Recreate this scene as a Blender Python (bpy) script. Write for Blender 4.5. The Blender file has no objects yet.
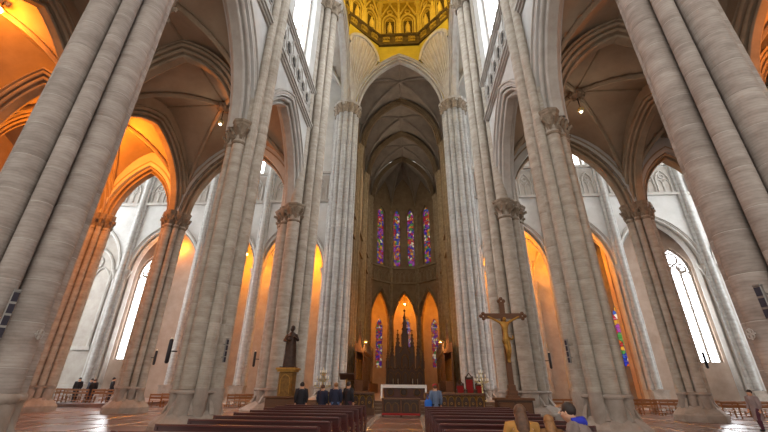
import bpy, math, random
from math import sin, cos, pi, sqrt, radians, hypot, atan2
from mathutils import Matrix, Vector
random.seed(7)
S = bpy.context.scene
COL = S.collection

# ------------------------------------------------------------------ camera, world, exposure
CAMX, CAMH = 0.62, 1.70
PITCH, YAW, ROLL = radians(24.8), radians(3.8), radians(0.55)
cam = bpy.data.cameras.new('camera'); camo = bpy.data.objects.new('camera', cam); COL.objects.link(camo)
cam.sensor_width = 36.0; cam.lens = 36.0 * 367.0 / 768.0; cam.clip_end = 400; cam.clip_start = .05
fx = Vector((-sin(YAW), cos(YAW), 0)); rt = Vector((cos(YAW), sin(YAW), 0)); up = Vector((0, 0, 1))
FW = cos(PITCH) * fx + sin(PITCH) * up; UP = -sin(PITCH) * fx + cos(PITCH) * up
R2 = rt * cos(ROLL) + UP * sin(ROLL); U2 = UP * cos(ROLL) - rt * sin(ROLL)
M = Matrix((R2, U2, -FW)).transposed().to_4x4(); M.translation = Vector((CAMX, 0, CAMH))
camo.matrix_world = M; S.camera = camo

world = bpy.data.worlds.new('world'); S.world = world; world.use_nodes = True
wb = world.node_tree.nodes['Background']
wb.inputs[0].default_value = (1.0, .95, .88, 1); wb.inputs[1].default_value = 0.85     # overcast daylight behind the open west end

S.view_settings.view_transform = 'Standard'; S.view_settings.look = 'None'
S.view_settings.gamma = 1; S.view_settings.use_curve_mapping = False
S.view_settings.exposure = 0.62

# strengths
DAY_NAVE, DAY_TRANS, DAY_CHOIR = 7.5, 8.5, 3.4
ORANGE = (1.0, .27, .015)

# ------------------------------------------------------------------ materials
def srgb(r, g, b):
    f = lambda c: (c/255/12.92 if c/255 <= .04045 else ((c/255+.055)/1.055)**2.4)
    return (f(r), f(g), f(b), 1)
MATS = {}
ALBEDO = .70       # old, dull limestone
def newmat(name):
    m = bpy.data.materials.new(name); m.use_nodes = True
    nt = m.node_tree; return m, nt, nt.nodes['Principled BSDF']
def stone(name, c1, c2, scale=1.2, rough=.8, bump=.25, rand=.25, squash=(1, 1, 3.0), vein=0.0, spec=.3):
    """mottled stone: two tones mixed by layered noise, per-object brightness, fine relief"""
    c1, c2 = [tuple(q*ALBEDO for q in c[:3]) + (1,) for c in (c1, c2)]
    m, nt, b = newmat(name); N = nt.nodes; L = nt.links
    tc = N.new('ShaderNodeTexCoord'); mp = N.new('ShaderNodeMapping'); mp.inputs['Scale'].default_value = squash
    oi = N.new('ShaderNodeObjectInfo')
    add = N.new('ShaderNodeVectorMath'); add.operation = 'ADD'
    sc = N.new('ShaderNodeVectorMath'); sc.operation = 'SCALE'; sc.inputs['Scale'].default_value = 37.0
    L.new(oi.outputs['Random'], sc.inputs[0])
    L.new(tc.outputs['Object'], mp.inputs[0]); L.new(mp.outputs[0], add.inputs[0]); L.new(sc.outputs[0], add.inputs[1])
    n1 = N.new('ShaderNodeTexNoise'); n1.inputs['Scale'].default_value = scale; n1.inputs['Detail'].default_value = 7; n1.inputs['Roughness'].default_value = .65
    L.new(add.outputs[0], n1.inputs['Vector'])
    mx = N.new('ShaderNodeMix'); mx.data_type = 'RGBA'; mx.inputs[6].default_value = c1; mx.inputs[7].default_value = c2
    rp = N.new('ShaderNodeValToRGB'); rp.color_ramp.elements[0].position = .32; rp.color_ramp.elements[1].position = .68
    L.new(n1.outputs[0], rp.inputs[0]); L.new(rp.outputs[0], mx.inputs[0])
    hs = N.new('ShaderNodeHueSaturation')
    mr = N.new('ShaderNodeMapRange'); mr.inputs['To Min'].default_value = 1 - rand; mr.inputs['To Max'].default_value = 1 + rand
    L.new(oi.outputs['Random'], mr.inputs[0]); L.new(mr.outputs[0], hs.inputs['Value']); L.new(mx.outputs[2], hs.inputs['Color'])
    out = hs.outputs[0]
    if vein:
        wv = N.new('ShaderNodeTexWave'); wv.bands_direction = 'Z'; wv.inputs['Scale'].default_value = 1.6
        wv.inputs['Distortion'].default_value = 5; wv.inputs['Detail'].default_value = 4; wv.inputs['Detail Scale'].default_value = 1.5
        L.new(add.outputs[0], wv.inputs['Vector'])
        m2 = N.new('ShaderNodeMix'); m2.data_type = 'RGBA'; m2.blend_type = 'MULTIPLY'; m2.inputs[0].default_value = vein
        r2 = N.new('ShaderNodeValToRGB'); r2.color_ramp.elements[0].color = (.45, .42, .42, 1); r2.color_ramp.elements[1].color = (1, 1, 1, 1)
        r2.color_ramp.elements[0].position = .1; r2.color_ramp.elements[1].position = .45
        L.new(wv.outputs[0], r2.inputs[0]); L.new(out, m2.inputs[6]); L.new(r2.outputs[0], m2.inputs[7]); out = m2.outputs[2]
    L.new(out, b.inputs['Base Color']); b.inputs['Roughness'].default_value = rough; b.inputs['Specular IOR Level'].default_value = spec
    if bump:
        n2 = N.new('ShaderNodeTexNoise'); n2.inputs['Scale'].default_value = scale * 9; n2.inputs['Detail'].default_value = 5
        L.new(tc.outputs['Object'], n2.inputs['Vector'])
        bp = N.new('ShaderNodeBump'); bp.inputs['Strength'].default_value = bump; bp.inputs['Distance'].default_value = .03
        L.new(n2.outputs[0], bp.inputs['Height']); L.new(bp.outputs[0], b.inputs['Normal'])
    MATS[name] = m; return m
def plain(name, c, rough=.6, metal=0.0, var=.15, scale=4.0):
    m, nt, b = newmat(name); N = nt.nodes; L = nt.links
    tc = N.new('ShaderNodeTexCoord'); n = N.new('ShaderNodeTexNoise'); n.inputs['Scale'].default_value = scale; n.inputs['Detail'].default_value = 4
    L.new(tc.outputs['Object'], n.inputs['Vector'])
    hs = N.new('ShaderNodeHueSaturation'); hs.inputs['Color'].default_value = c
    mr = N.new('ShaderNodeMapRange'); mr.inputs['From Min'].default_value = .3; mr.inputs['From Max'].default_value = .7
    mr.inputs['To Min'].default_value = 1 - var; mr.inputs['To Max'].default_value = 1 + var
    L.new(n.outputs[0], mr.inputs[0]); L.new(mr.outputs[0], hs.inputs['Value']); L.new(hs.outputs[0], b.inputs['Base Color'])
    b.inputs['Roughness'].default_value = rough; b.inputs['Metallic'].default_value = metal
    MATS[name] = m; return m
def wood(name, c1, c2, rough=.4):
    m, nt, b = newmat(name); N = nt.nodes; L = nt.links
    tc = N.new('ShaderNodeTexCoord'); mp = N.new('ShaderNodeMapping'); mp.inputs['Scale'].default_value = (1, 6, 6)
    n = N.new('ShaderNodeTexNoise'); n.inputs['Scale'].default_value = 3; n.inputs['Detail'].default_value = 6
    L.new(tc.outputs['Object'], mp.inputs[0]); L.new(mp.outputs[0], n.inputs['Vector'])
    mx = N.new('ShaderNodeMix'); mx.data_type = 'RGBA'; mx.inputs[6].default_value = c1; mx.inputs[7].default_value = c2
    L.new(n.outputs[0], mx.inputs[0]); L.new(mx.outputs[2], b.inputs['Base Color']); b.inputs['Roughness'].default_value = rough
    MATS[name] = m; return m
def glow(name, c, s):
    m, nt, b = newmat(name)
    b.inputs['Base Color'].default_value = c; b.inputs['Emission Color'].default_value = c; b.inputs['Emission Strength'].default_value = s
    MATS[name] = m; return m
def leaded(name, c, s, sx=1.4, sz=1.1):
    """daylit clear glass in lead cames"""
    m, nt, b = newmat(name); N = nt.nodes; L = nt.links
    tc = N.new('ShaderNodeTexCoord'); vo = N.new('ShaderNodeTexVoronoi'); vo.feature = 'DISTANCE_TO_EDGE'; vo.inputs['Scale'].default_value = 1.6
    mp = N.new('ShaderNodeMapping'); mp.inputs['Scale'].default_value = (sx, sx, sz)
    L.new(tc.outputs['Object'], mp.inputs[0]); L.new(mp.outputs[0], vo.inputs['Vector'])
    rp = N.new('ShaderNodeValToRGB'); rp.color_ramp.elements[0].position = .015; rp.color_ramp.elements[0].color = (.35, .38, .42, 1)
    rp.color_ramp.elements[1].position = .05; rp.color_ramp.elements[1].color = c
    L.new(vo.outputs['Distance'], rp.inputs[0]); L.new(rp.outputs[0], b.inputs['Emission Color'])
    b.inputs['Emission Strength'].default_value = s; b.inputs['Base Color'].default_value = (.3, .3, .3, 1); b.inputs['Roughness'].default_value = .15
    MATS[name] = m; return m
def stained(name, s, hue=.0, scale=2.2):
    m, nt, b = newmat(name); N = nt.nodes; L = nt.links
    tc = N.new('ShaderNodeTexCoord'); ge = N.new('ShaderNodeNewGeometry')
    vo = N.new('ShaderNodeTexVoronoi'); vo.inputs['Scale'].default_value = scale; L.new(ge.outputs['Position'], vo.inputs['Vector'])
    ve = N.new('ShaderNodeTexVoronoi'); ve.feature = 'DISTANCE_TO_EDGE'; ve.inputs['Scale'].default_value = scale; L.new(ge.outputs['Position'], ve.inputs['Vector'])
    sp = N.new('ShaderNodeSeparateColor'); L.new(vo.outputs['Color'], sp.inputs[0])
    rp = N.new('ShaderNodeValToRGB'); cr = rp.color_ramp; cr.interpolation = 'CONSTANT'
    cols = [(.02, .03, .30), (.35, .01, .03), (.10, .02, .25), (.55, .28, .03), (.03, .08, .35), (.45, .02, .05), (.06, .22, .05), (.75, .62, .45), (.30, .05, .30), (.5, .10, .02)]
    while len(cr.elements) < len(cols): cr.elements.new(.5)
    for i, c in enumerate(cols):
        cr.elements[i].position = i / len(cols); cr.elements[i].color = (*c, 1)
    L.new(sp.outputs[0], rp.inputs[0])
    rl = N.new('ShaderNodeValToRGB'); rl.color_ramp.elements[0].position = .01; rl.color_ramp.elements[0].color = (0, 0, 0, 1); rl.color_ramp.elements[1].position = .06
    L.new(ve.outputs['Distance'], rl.inputs[0])
    mx = N.new('ShaderNodeMix'); mx.data_type = 'RGBA'; mx.blend_type = 'MULTIPLY'; mx.inputs[0].default_value = 1
    L.new(rp.outputs[0], mx.inputs[6]); L.new(rl.outputs[0], mx.inputs[7]); L.new(mx.outputs[2], b.inputs['Emission Color'])
    b.inputs['Emission Strength'].default_value = s; b.inputs['Base Color'].default_value = (.02, .02, .03, 1); b.inputs['Roughness'].default_value = .1
    MATS[name] = m; return m

stone('pier_near', srgb(204, 193, 184), srgb(164, 151, 142), 1.6, .8, .22, .10, (1, 1, 3), .16)
stone('pier_far', srgb(216, 206, 192), srgb(178, 166, 150), 1.4, .8, .08, .045, (1, 1, 2.4), .10)
stone('pier_choir', srgb(214, 212, 208), srgb(176, 172, 166), 1.4, .8, .1, .08, (1, 1, 2.4), .08)
stone('mortar', srgb(222, 216, 208), srgb(200, 192, 184), 2, .9, .1, 0)
stone('plinth', srgb(196, 184, 172), srgb(160, 146, 134), 1.5, .75, .25, .06, (1, 1, 1))
stone('wall_white', srgb(222, 220, 216), srgb(202, 199, 194), .7, .85, .12, .03, (1, 1, 1))
stone('wall_grey', srgb(200, 192, 182), srgb(176, 166, 156), .8, .85, .15, .03, (1, 1, 1))
stone('wall_pink', srgb(204, 180, 162), srgb(182, 156, 138), .8, .85, .15, .03, (1, 1, 1))
stone('arch_stone', srgb(210, 205, 197), srgb(182, 174, 165), 1.0, .8, .15, .05, (1, 1, 1))
stone('vault', srgb(192, 170, 146), srgb(166, 144, 122), .5, .9, .15, .04, (1, 1, 1))
stone('vault_rib', srgb(186, 166, 142), srgb(156, 137, 114), 1.0, .85, .15, .04, (1, 1, 1))
stone('capital', srgb(176, 160, 140), srgb(132, 116, 98), 3.0, .8, .4, .06, (1, 1, 1))
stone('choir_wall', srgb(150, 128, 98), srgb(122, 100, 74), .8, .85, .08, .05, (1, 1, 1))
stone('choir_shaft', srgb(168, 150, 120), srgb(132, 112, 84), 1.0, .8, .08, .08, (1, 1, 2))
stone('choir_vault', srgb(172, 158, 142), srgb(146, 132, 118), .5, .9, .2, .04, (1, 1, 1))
stone('recess', srgb(120, 114, 108), srgb(96, 92, 88), 1.0, .9, .2, .04, (1, 1, 1))
stone('paving_red', srgb(146, 112, 100), srgb(112, 84, 76), .7, .28, .02, .10, (1, 1, 1), 0, .5)
stone('paving_light', srgb(205, 192, 180), srgb(180, 166, 154), .7, .18, .02, .02, (1, 1, 1), 0, .5)
stone('step_stone', srgb(150, 118, 92), srgb(120, 90, 68), 1.2, .3, .03, .05, (1, 1, 1), 0, .5)
stone('dome_gold', (.50, .34, .04, 1), (.30, .19, .02, 1), 1.5, .45, .4, .08, (1, 1, 1))
stone('dome_gold_light', (.88, .70, .18, 1), (.70, .50, .09, 1), 1.5, .4, .4, .05, (1, 1, 1))
stone('ochre_tone', (.62, .48, .05, 1), (.50, .38, .035, 1), .8, .8, .1, .02, (1, 1, 1))  # ochre yellow for the walls and corners below the dome drum
stone('dome_dark', srgb(104, 84, 36), srgb(74, 58, 24), 2, .7, .4, .05, (1, 1, 1))
wood('pew_wood', srgb(88, 34, 28), srgb(58, 20, 18), .32)
wood('bench_wood', srgb(150, 96, 44), srgb(104, 62, 28), .45)
wood('oak', srgb(110, 70, 36), srgb(70, 42, 20), .45)
wood('dark_oak', srgb(84, 54, 32), srgb(52, 32, 18), .45)
wood('cross_wood', srgb(112, 72, 40), srgb(78, 48, 26), .5)
plain('gilt', srgb(168, 126, 58), .42, .6, .2, 6)
plain('gilt_dark', srgb(126, 92, 44), .45, .5, .3, 8)
plain('brass', srgb(176, 160, 110), .35, .8, .2, 8)
plain('bronze', srgb(62, 44, 34), .45, .4, .35, 5)
plain('black_metal', srgb(38, 36, 40), .5, .3, .1)
plain('grille', srgb(44, 40, 52), .8, 0, .2, 40)
plain('steel_grey', srgb(130, 126, 122), .4, .5, .1)
stone('opening_shade', srgb(62, 58, 56), srgb(48, 45, 44), 1, .9, .1, .05, (1, 1, 1))  # dark tone standing in for the shade inside the triforium openings
plain('lead', srgb(150, 150, 150), .7, .2, .1)
plain('white_cloth', srgb(232, 228, 224), .85, 0, .05)
plain('altar_wood', srgb(78, 38, 22), .45, 0, .25, 3)
plain('red_cloth', srgb(150, 26, 24), .8, 0, .12)
plain('skin', srgb(205, 158, 130), .6, 0, .05)
plain('hair_dark', srgb(42, 30, 26), .6, 0, .3, 20)
plain('hair_brown', srgb(92, 62, 42), .55, 0, .35, 18)
plain('hair_light', srgb(140, 96, 54), .55, 0, .35, 18)
plain('cloth_black', srgb(34, 32, 38), .85, 0, .2)
plain('cloth_navy', srgb(36, 40, 62), .85, 0, .2)
plain('cloth_jeans', srgb(84, 108, 150), .85, 0, .2)
plain('cloth_greycoat', srgb(142, 128, 126), .9, 0, .12)
plain('cloth_jacket', srgb(128, 112, 106), .85, 0, .15)
plain('cloth_blue', srgb(38, 48, 170), .8, 0, .15)
plain('cloth_steelblue', srgb(96, 112, 138), .8, 0, .15)
plain('cloth_ochre', srgb(172, 124, 62), .85, 0, .2)
plain('cloth_plum', srgb(84, 46, 60), .85, 0, .15)
plain('cloth_tan', srgb(140, 96, 56), .85, 0, .25)
plain('bag_blue', srgb(36, 110, 210), .7, 0, .1)
plain('leaf', srgb(86, 104, 56), .6, 0, .35, 6)
plain('flower_white', srgb(220, 214, 190), .7, 0, .1)
plain('wax', srgb(236, 228, 208), .5, 0, .04)
plain('shoe', srgb(28, 24, 24), .5)
leaded('glass_day', (.90, .95, 1.0, 1), DAY_NAVE)
leaded('glass_bright', (.93, .97, 1.0, 1), DAY_TRANS)
stained('glass_stained', .32, 0, 2.6)
stained('glass_apse', .42, 0, 1.9)
leaded('glass_dim', (1, .88, .72, 1), DAY_CHOIR)
stained('glass_chapel', .9, 0, 2.0)
glow('bulb_warm', (1, .72, .38, 1), 40)
glow('bulb_orange', (1, .50, .12, 1), 30)
glow('flame', (1, .62, .25, 1), 20)

# ------------------------------------------------------------------ mesh builder
class MB:
    def __init__(s): s.v = []; s.f = []
    def quadgrid(s, rows, closed_u=False, closed_v=False):
        b = len(s.v); n = len(rows); m = len(rows[0])
        for r in rows: s.v.extend([tuple(p) for p in r])
        for i in range(n if closed_u else n - 1):
            for j in range(m if closed_v else m - 1):
                i2, j2 = (i + 1) % n, (j + 1) % m
                s.f.append((b + i*m + j, b + i*m + j2, b + i2*m + j2, b + i2*m + j))
    def poly(s, pts):
        b = len(s.v); s.v.extend([tuple(p) for p in pts]); s.f.append(tuple(range(b, b + len(pts))))
    def box(s, x0, x1, y0, y1, z0, z1):
        b = len(s.v)
        s.v += [(x0, y0, z0), (x1, y0, z0), (x1, y1, z0), (x0, y1, z0), (x0, y0, z1), (x1, y0, z1), (x1, y1, z1), (x0, y1, z1)]
        for q in ((0, 3, 2, 1), (4, 5, 6, 7), (0, 1, 5, 4), (1, 2, 6, 5), (2, 3, 7, 6), (3, 0, 4, 7)): s.f.append(tuple(b + i for i in q))
    def cbox(s, x0, x1, y0, y1, z0, z1, c=.02):
        """box with chamfered vertical and top edges"""
        def ring(e, z): return [(x0+e+c, y0+e, z), (x1-e-c, y0+e, z), (x1-e, y0+e+c, z), (x1-e, y1-e-c, z), (x1-e-c, y1-e, z), (x0+e+c, y1-e, z), (x0+e, y1-e-c, z), (x0+e, y0+e+c, z)]
        rows = [ring(0, z0), ring(0, z1 - c), ring(c, z1)]
        s.quadgrid(rows, closed_v=True); s.poly(rows[-1]); s.poly(rows[0][::-1])
    def tube(s, pts, r, n=8, cap=True, sq=None):
        pts = [Vector(p) for p in pts]; k = len(pts); rows = []
        rr = r if isinstance(r, (list, tuple)) else [r] * k
        ref = None
        for i, p in enumerate(pts):
            t = (pts[min(i+1, k-1)] - pts[max(i-1, 0)])
            if t.length < 1e-9: t = Vector((0, 0, 1))
            t.normalize()
            if ref is None: ref = Vector((0, 1, 0)) if abs(t.y) < .9 else Vector((1, 0, 0))
            a = ref - t * ref.dot(t)
            if a.length < 1e-4: ref = Vector((1, 0, 0)); a = ref - t * ref.dot(t)
            a.normalize(); b = t.cross(a); ref = a
            rows.append([p + rr[i] * (a * cos(2*pi*j/n) * (sq or 1) + b * sin(2*pi*j/n)) for j in range(n)])
        s.quadgrid(rows, closed_v=True)
        if cap: s.poly(rows[0][::-1]); s.poly(rows[-1])
    def lathe(s, prof, n=12, c=(0, 0, 0), sx=1, sy=1, rot=0, caps=True):
        rows = [[(c[0] + sx*r*cos(2*pi*j/n + rot), c[1] + sy*r*sin(2*pi*j/n + rot), c[2] + z) for j in range(n)] for r, z in prof]
        s.quadgrid(rows, closed_v=True)
        if caps:
            if prof[0][0] > 1e-4: s.poly(rows[0][::-1])
            if prof[-1][0] > 1e-4: s.poly(rows[-1])
    def ball(s, c, r, n=8, m=5, sz=1.0, sx=1.0, sy=1.0):
        s.lathe([(max(r*sin(pi*i/m), 1e-4), -r*cos(pi*i/m)*sz) for i in range(m+1)], n, c, sx, sy, caps=False)
    def prism(s, prof, z0, z1, c=.0):
        """extruded 2D outline with optional small arris at both ends"""
        g = (lambda k, z: [(x*(1-k), y*(1-k), z) for x, y in prof])
        rows = [g(c, z0), g(0, z0 + .012), g(0, z1 - .012), g(c, z1)] if c else [g(0, z0), g(0, z1)]
        s.quadgrid(rows, closed_v=True); s.poly(rows[0][::-1]); s.poly(rows[-1])
    def build(s, name, mat, parent=None, smooth=False, ang=40, loc=None):
        me = bpy.data.meshes.new(name); me.from_pydata(s.v, [], s.f); me.update()
        if smooth:
            me.polygons.foreach_set('use_smooth', [True] * len(me.polygons)); me.set_sharp_from_angle(angle=radians(ang))
        if mat: me.materials.append(MATS[mat])
        return link(name, me, parent, loc)
def link(name, me, parent=None, loc=None, rz=0):
    o = bpy.data.objects.new(name, me); COL.objects.link(o)
    if parent: o.parent = parent
    if loc: o.location = loc
    if rz: o.rotation_euler.z = rz
    return o
def thing(name, label, cat, loc=(0, 0, 0), rz=0, group=None):
    o = bpy.data.objects.new(name, None); COL.objects.link(o); o.location = loc; o.rotation_euler.z = rz
    o.empty_display_size = .2
    return tag(o, label, cat, group)
def tag(o, label, cat, group=None):
    o['label'] = label; o['category'] = cat
    if group: o['group'] = group
    return o
def struct(o, label=None, cat=None):
    o['kind'] = 'structure'
    if label: o['label'] = label
    if cat: o['category'] = cat
    return o
def estruct(name, label, cat):
    o = bpy.data.objects.new(name, None); COL.objects.link(o); return struct(o, label, cat)
def copy_tree(o, parent=None):
    c = o.copy(); COL.objects.link(c); c.parent = parent
    for ch in list(o.children): copy_tree(ch, c)
    return c
def point(name, loc, power, color, r=.15, parent=None):
    l = bpy.data.lights.new(name, 'POINT'); l.energy = power; l.color = color[:3]; l.shadow_soft_size = r
    o = bpy.data.objects.new(name, l); COL.objects.link(o); o.location = loc
    if parent: o.parent = parent
    return o

# ------------------------------------------------------------------ gothic geometry
class Fr:
    """wall frame: s runs along t, d along the normal"""
    def __init__(s, o, t): s.o = o; l = hypot(*t); s.t = (t[0]/l, t[1]/l); s.n = (-s.t[1], s.t[0])
    def __call__(s, a, z, d=0): return (s.o[0] + s.t[0]*a + s.n[0]*d, s.o[1] + s.t[1]*a + s.n[1]*d, z)
def arch_pts(c, half, zs, rise, o=0.0, n=10):
    R = (half*half + rise*rise) / (2*half); cl = c - half + R; r = R + o
    a1 = math.acos(max(-1, min(1, (c - cl) / r))); out = []
    for i in range(n + 1):
        a = pi + (a1 - pi) * i / n; out.append((cl + r*cos(a), zs + r*sin(a)))
    return out + [(2*c - s_, z) for s_, z in out[-2::-1]]
def arch_z(s_, c, half, zs, rise):
    R = (half*half + rise*rise) / (2*half); q = R*R - (abs(s_ - c) + R - half)**2
    return zs + sqrt(max(q, 0))
def wall_arch(mb, F, s0, s1, z0, z1, c, half, zs, rise, T=1.4, n=10, ends=True):
    """solid wall panel with a pointed opening that reaches down to z0"""
    ar = [(c - half, z0)] * (zs > z0 + 1e-3) + arch_pts(c, half, zs, rise, 0, n) + [(c + half, z0)] * (zs > z0 + 1e-3)
    for d in (-T/2, T/2):
        mb.quadgrid([[F(s_, z, d) for s_, z in ar], [F(s_, z1, d) for s_, z in ar]])
        mb.poly([F(s0, z0, d), F(c - half, z0, d), F(c - half, z1, d), F(s0, z1, d)])
        mb.poly([F(c + half, z0, d), F(s1, z0, d), F(s1, z1, d), F(c + half, z1, d)])
    mb.quadgrid([[F(s_, z, -T/2) for s_, z in ar], [F(s_, z, T/2) for s_, z in ar]])
    if ends:
        for a in (s0, s1): mb.poly([F(a, z0, -T/2), F(a, z0, T/2), F(a, z1, T/2), F(a, z1, -T/2)])
        mb.poly([F(s0, z1, -T/2), F(s1, z1, -T/2), F(s1, z1, T/2), F(s0, z1, T/2)])
        mb.poly([F(s0, z0, -T/2), F(c - half, z0, -T/2), F(c - half, z0, T/2), F(s0, z0, T/2)])
        mb.poly([F(c + half, z0, -T/2), F(s1, z0, -T/2), F(s1, z0, T/2), F(c + half, z0, T/2)])
def fbox(mb, F, s0, s1, z0, z1, d0, d1):
    P = [F(a, z, d) for z in (z0, z1) for a, d in ((s0, d0), (s1, d0), (s1, d1), (s0, d1))]
    b = len(mb.v); mb.v += P
    for q in ((0, 3, 2, 1), (4, 5, 6, 7), (0, 1, 5, 4), (1, 2, 6, 5), (2, 3, 7, 6), (3, 0, 4, 7)): mb.f.append(tuple(b + i for i in q))
def roll(c, r, a0, a1, k=5): return [(c[0] + r*cos(radians(a0 + (a1-a0)*i/k)), c[1] + r*sin(radians(a0 + (a1-a0)*i/k))) for i in range(k + 1)]
def archivolt_profile(w=.42, e=.0, sc=1.0):
    """half section (o, d): rolls and hollows from the soffit out to the hood, mirrored"""
    h = [(0, 0), (0, w*.5)] + roll((.11*sc, w*.5), .12*sc, 240, 100, 5)[1:] + [(.22*sc, w*.30), (.28*sc, w*.34)]
    h += roll((.40*sc, w*.98), .13*sc, 225, 70, 5) + [(.53*sc, w*.72), (.58*sc, w*.76)]
    h += roll((.70*sc, w*1.42), .13*sc, 225, 70, 5) + [(.82*sc, w*1.3), (.84*sc, w*1.9 + e), (.96*sc, w*1.9 + e), (1.0*sc, w*1.2)]
    return [(o, -d) for o, d in h[::-1]] + h[1:]
def archivolt(F, c, half, zs, rise, prof, n=12, jamb=None):
    mb = MB(); rows = []
    for o, d in prof:
        p = arch_pts(c, half, zs, rise, o, n)
        if jamb is not None: p = [(p[0][0], jamb)] + p + [(p[-1][0], jamb)]
        rows.append([F(a, z, d) for a, z in p])
    mb.quadgrid(rows); return mb
def tube_arch(mb, F, c, half, zs, rise, o, d, r, n=8, seg=10, jamb=None):
    p = arch_pts(c, half, zs, rise, o, seg)
    if jamb is not None: p = [(p[0][0], jamb)] + p + [(p[-1][0], jamb)]
    mb.tube([F(a, z, d) for a, z in p], r, n)
def vprof(t, rho=1.15):
    R = (1 + rho*rho) / 2; return sqrt(max(R*R - (abs(t) + R - 1)**2, 0)) / rho
def vault_mesh(x0, x1, y0, y1, zs, zc, n=16, thick=.25):
    mb = MB()
    for e in (0, thick):
        mb.quadgrid([[(x0 + (x1-x0)*i/n, y0 + (y1-y0)*j/n, e + zs + (zc-zs)*max(vprof(2*i/n-1), vprof(2*j/n-1))) for i in range(n+1)] for j in range(n+1)])
    return mb
def vault(name, x0, x1, y0, y1, zs, zc, mat, ribmat, parent, rr=.16, boss=True, n=16):
    web = vault_mesh(x0, x1, y0, y1, zs, zc, n).build(name, mat, parent, True, 30)
    for k in (0, 1):
        mb = MB(); pts = []
        for i in range(21):
            t = -1 + i*.1; x = (x0+x1)/2 + (x1-x0)/2*t; y = (y0+y1)/2 + (y1-y0)/2*(t if k == 0 else -t)
            pts.append((x, y, zs + (zc-zs)*vprof(t) - rr*.6))
        mb.tube(pts, rr, 8); mb.tube([(p[0], p[1], p[2] - rr*.9) for p in pts], rr*.55, 6)
        mb.build('diagonal_rib', ribmat, parent, True)
    for k in (0, 1):
        mb = MB(); xm, ym = (x0+x1)/2, (y0+y1)/2
        mb.tube([(x0+.3, ym, zc - .03), (x1-.3, ym, zc - .03)] if k else [(xm, y0+.3, zc - .03), (xm, y1-.3, zc - .03)], rr*.6, 6)
        mb.build('ridge_rib', ribmat, parent, True)
    if boss:
        mb = MB(); c = ((x0+x1)/2, (y0+y1)/2, zc - rr*1.3)
        mb.lathe([(.05, -.38), (.22, -.34), (.42, -.2), (.5, 0), (.42, .12)], 12, c)
        for i in range(8): mb.ball((c[0] + .4*cos(i*pi/4), c[1] + .4*sin(i*pi/4), c[2] - .18), .14, 6, 4)
        mb.build('boss', ribmat, parent, True)
    return web

# ------------------------------------------------------------------ plan
N, A, O = 7.6, 17.4, 23.6
YW, Y0, Y1, Y2, Y3 = -1.3, 7.0, 15.3, 25.2, 41.8
HC, H5 = 13.45, 36.8          # springing of the aisles, springing of the high vaults
LEDGE = 1.43
CH = [41.8, 50.8, 60.0, 69.0]  # choir bays
YE = 43.0                      # east wall of the transept
NW = 8.0                       # nave wall axis

# ------------------------------------------------------------------ floor
mb = MB(); mb.box(-52, 52, -14, 92, -.4, -.012)
floor = struct(mb.build('floor', 'paving_light'), 'polished church floor of reddish slabs framed by pale stone bands', 'floor')
P = 8.3 / 3
sl = MB(); sl.cbox(-P/2 + .2, P/2 - .2, -P/2 + .2, P/2 - .2, -.06, 0, .008); slm = None
for i in range(-9, 10):
    for j in range(0, 12):
        x, y = i * P, Y0 - P + (j + .5) * P
        if y > 29.5 and abs(x) < 8: continue
        if slm is None: slm = sl.build('paving_slab', 'paving_red', floor, loc=(x, y, 0)).data
        else: link('paving_slab', slm, floor, (x, y, 0))

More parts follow.
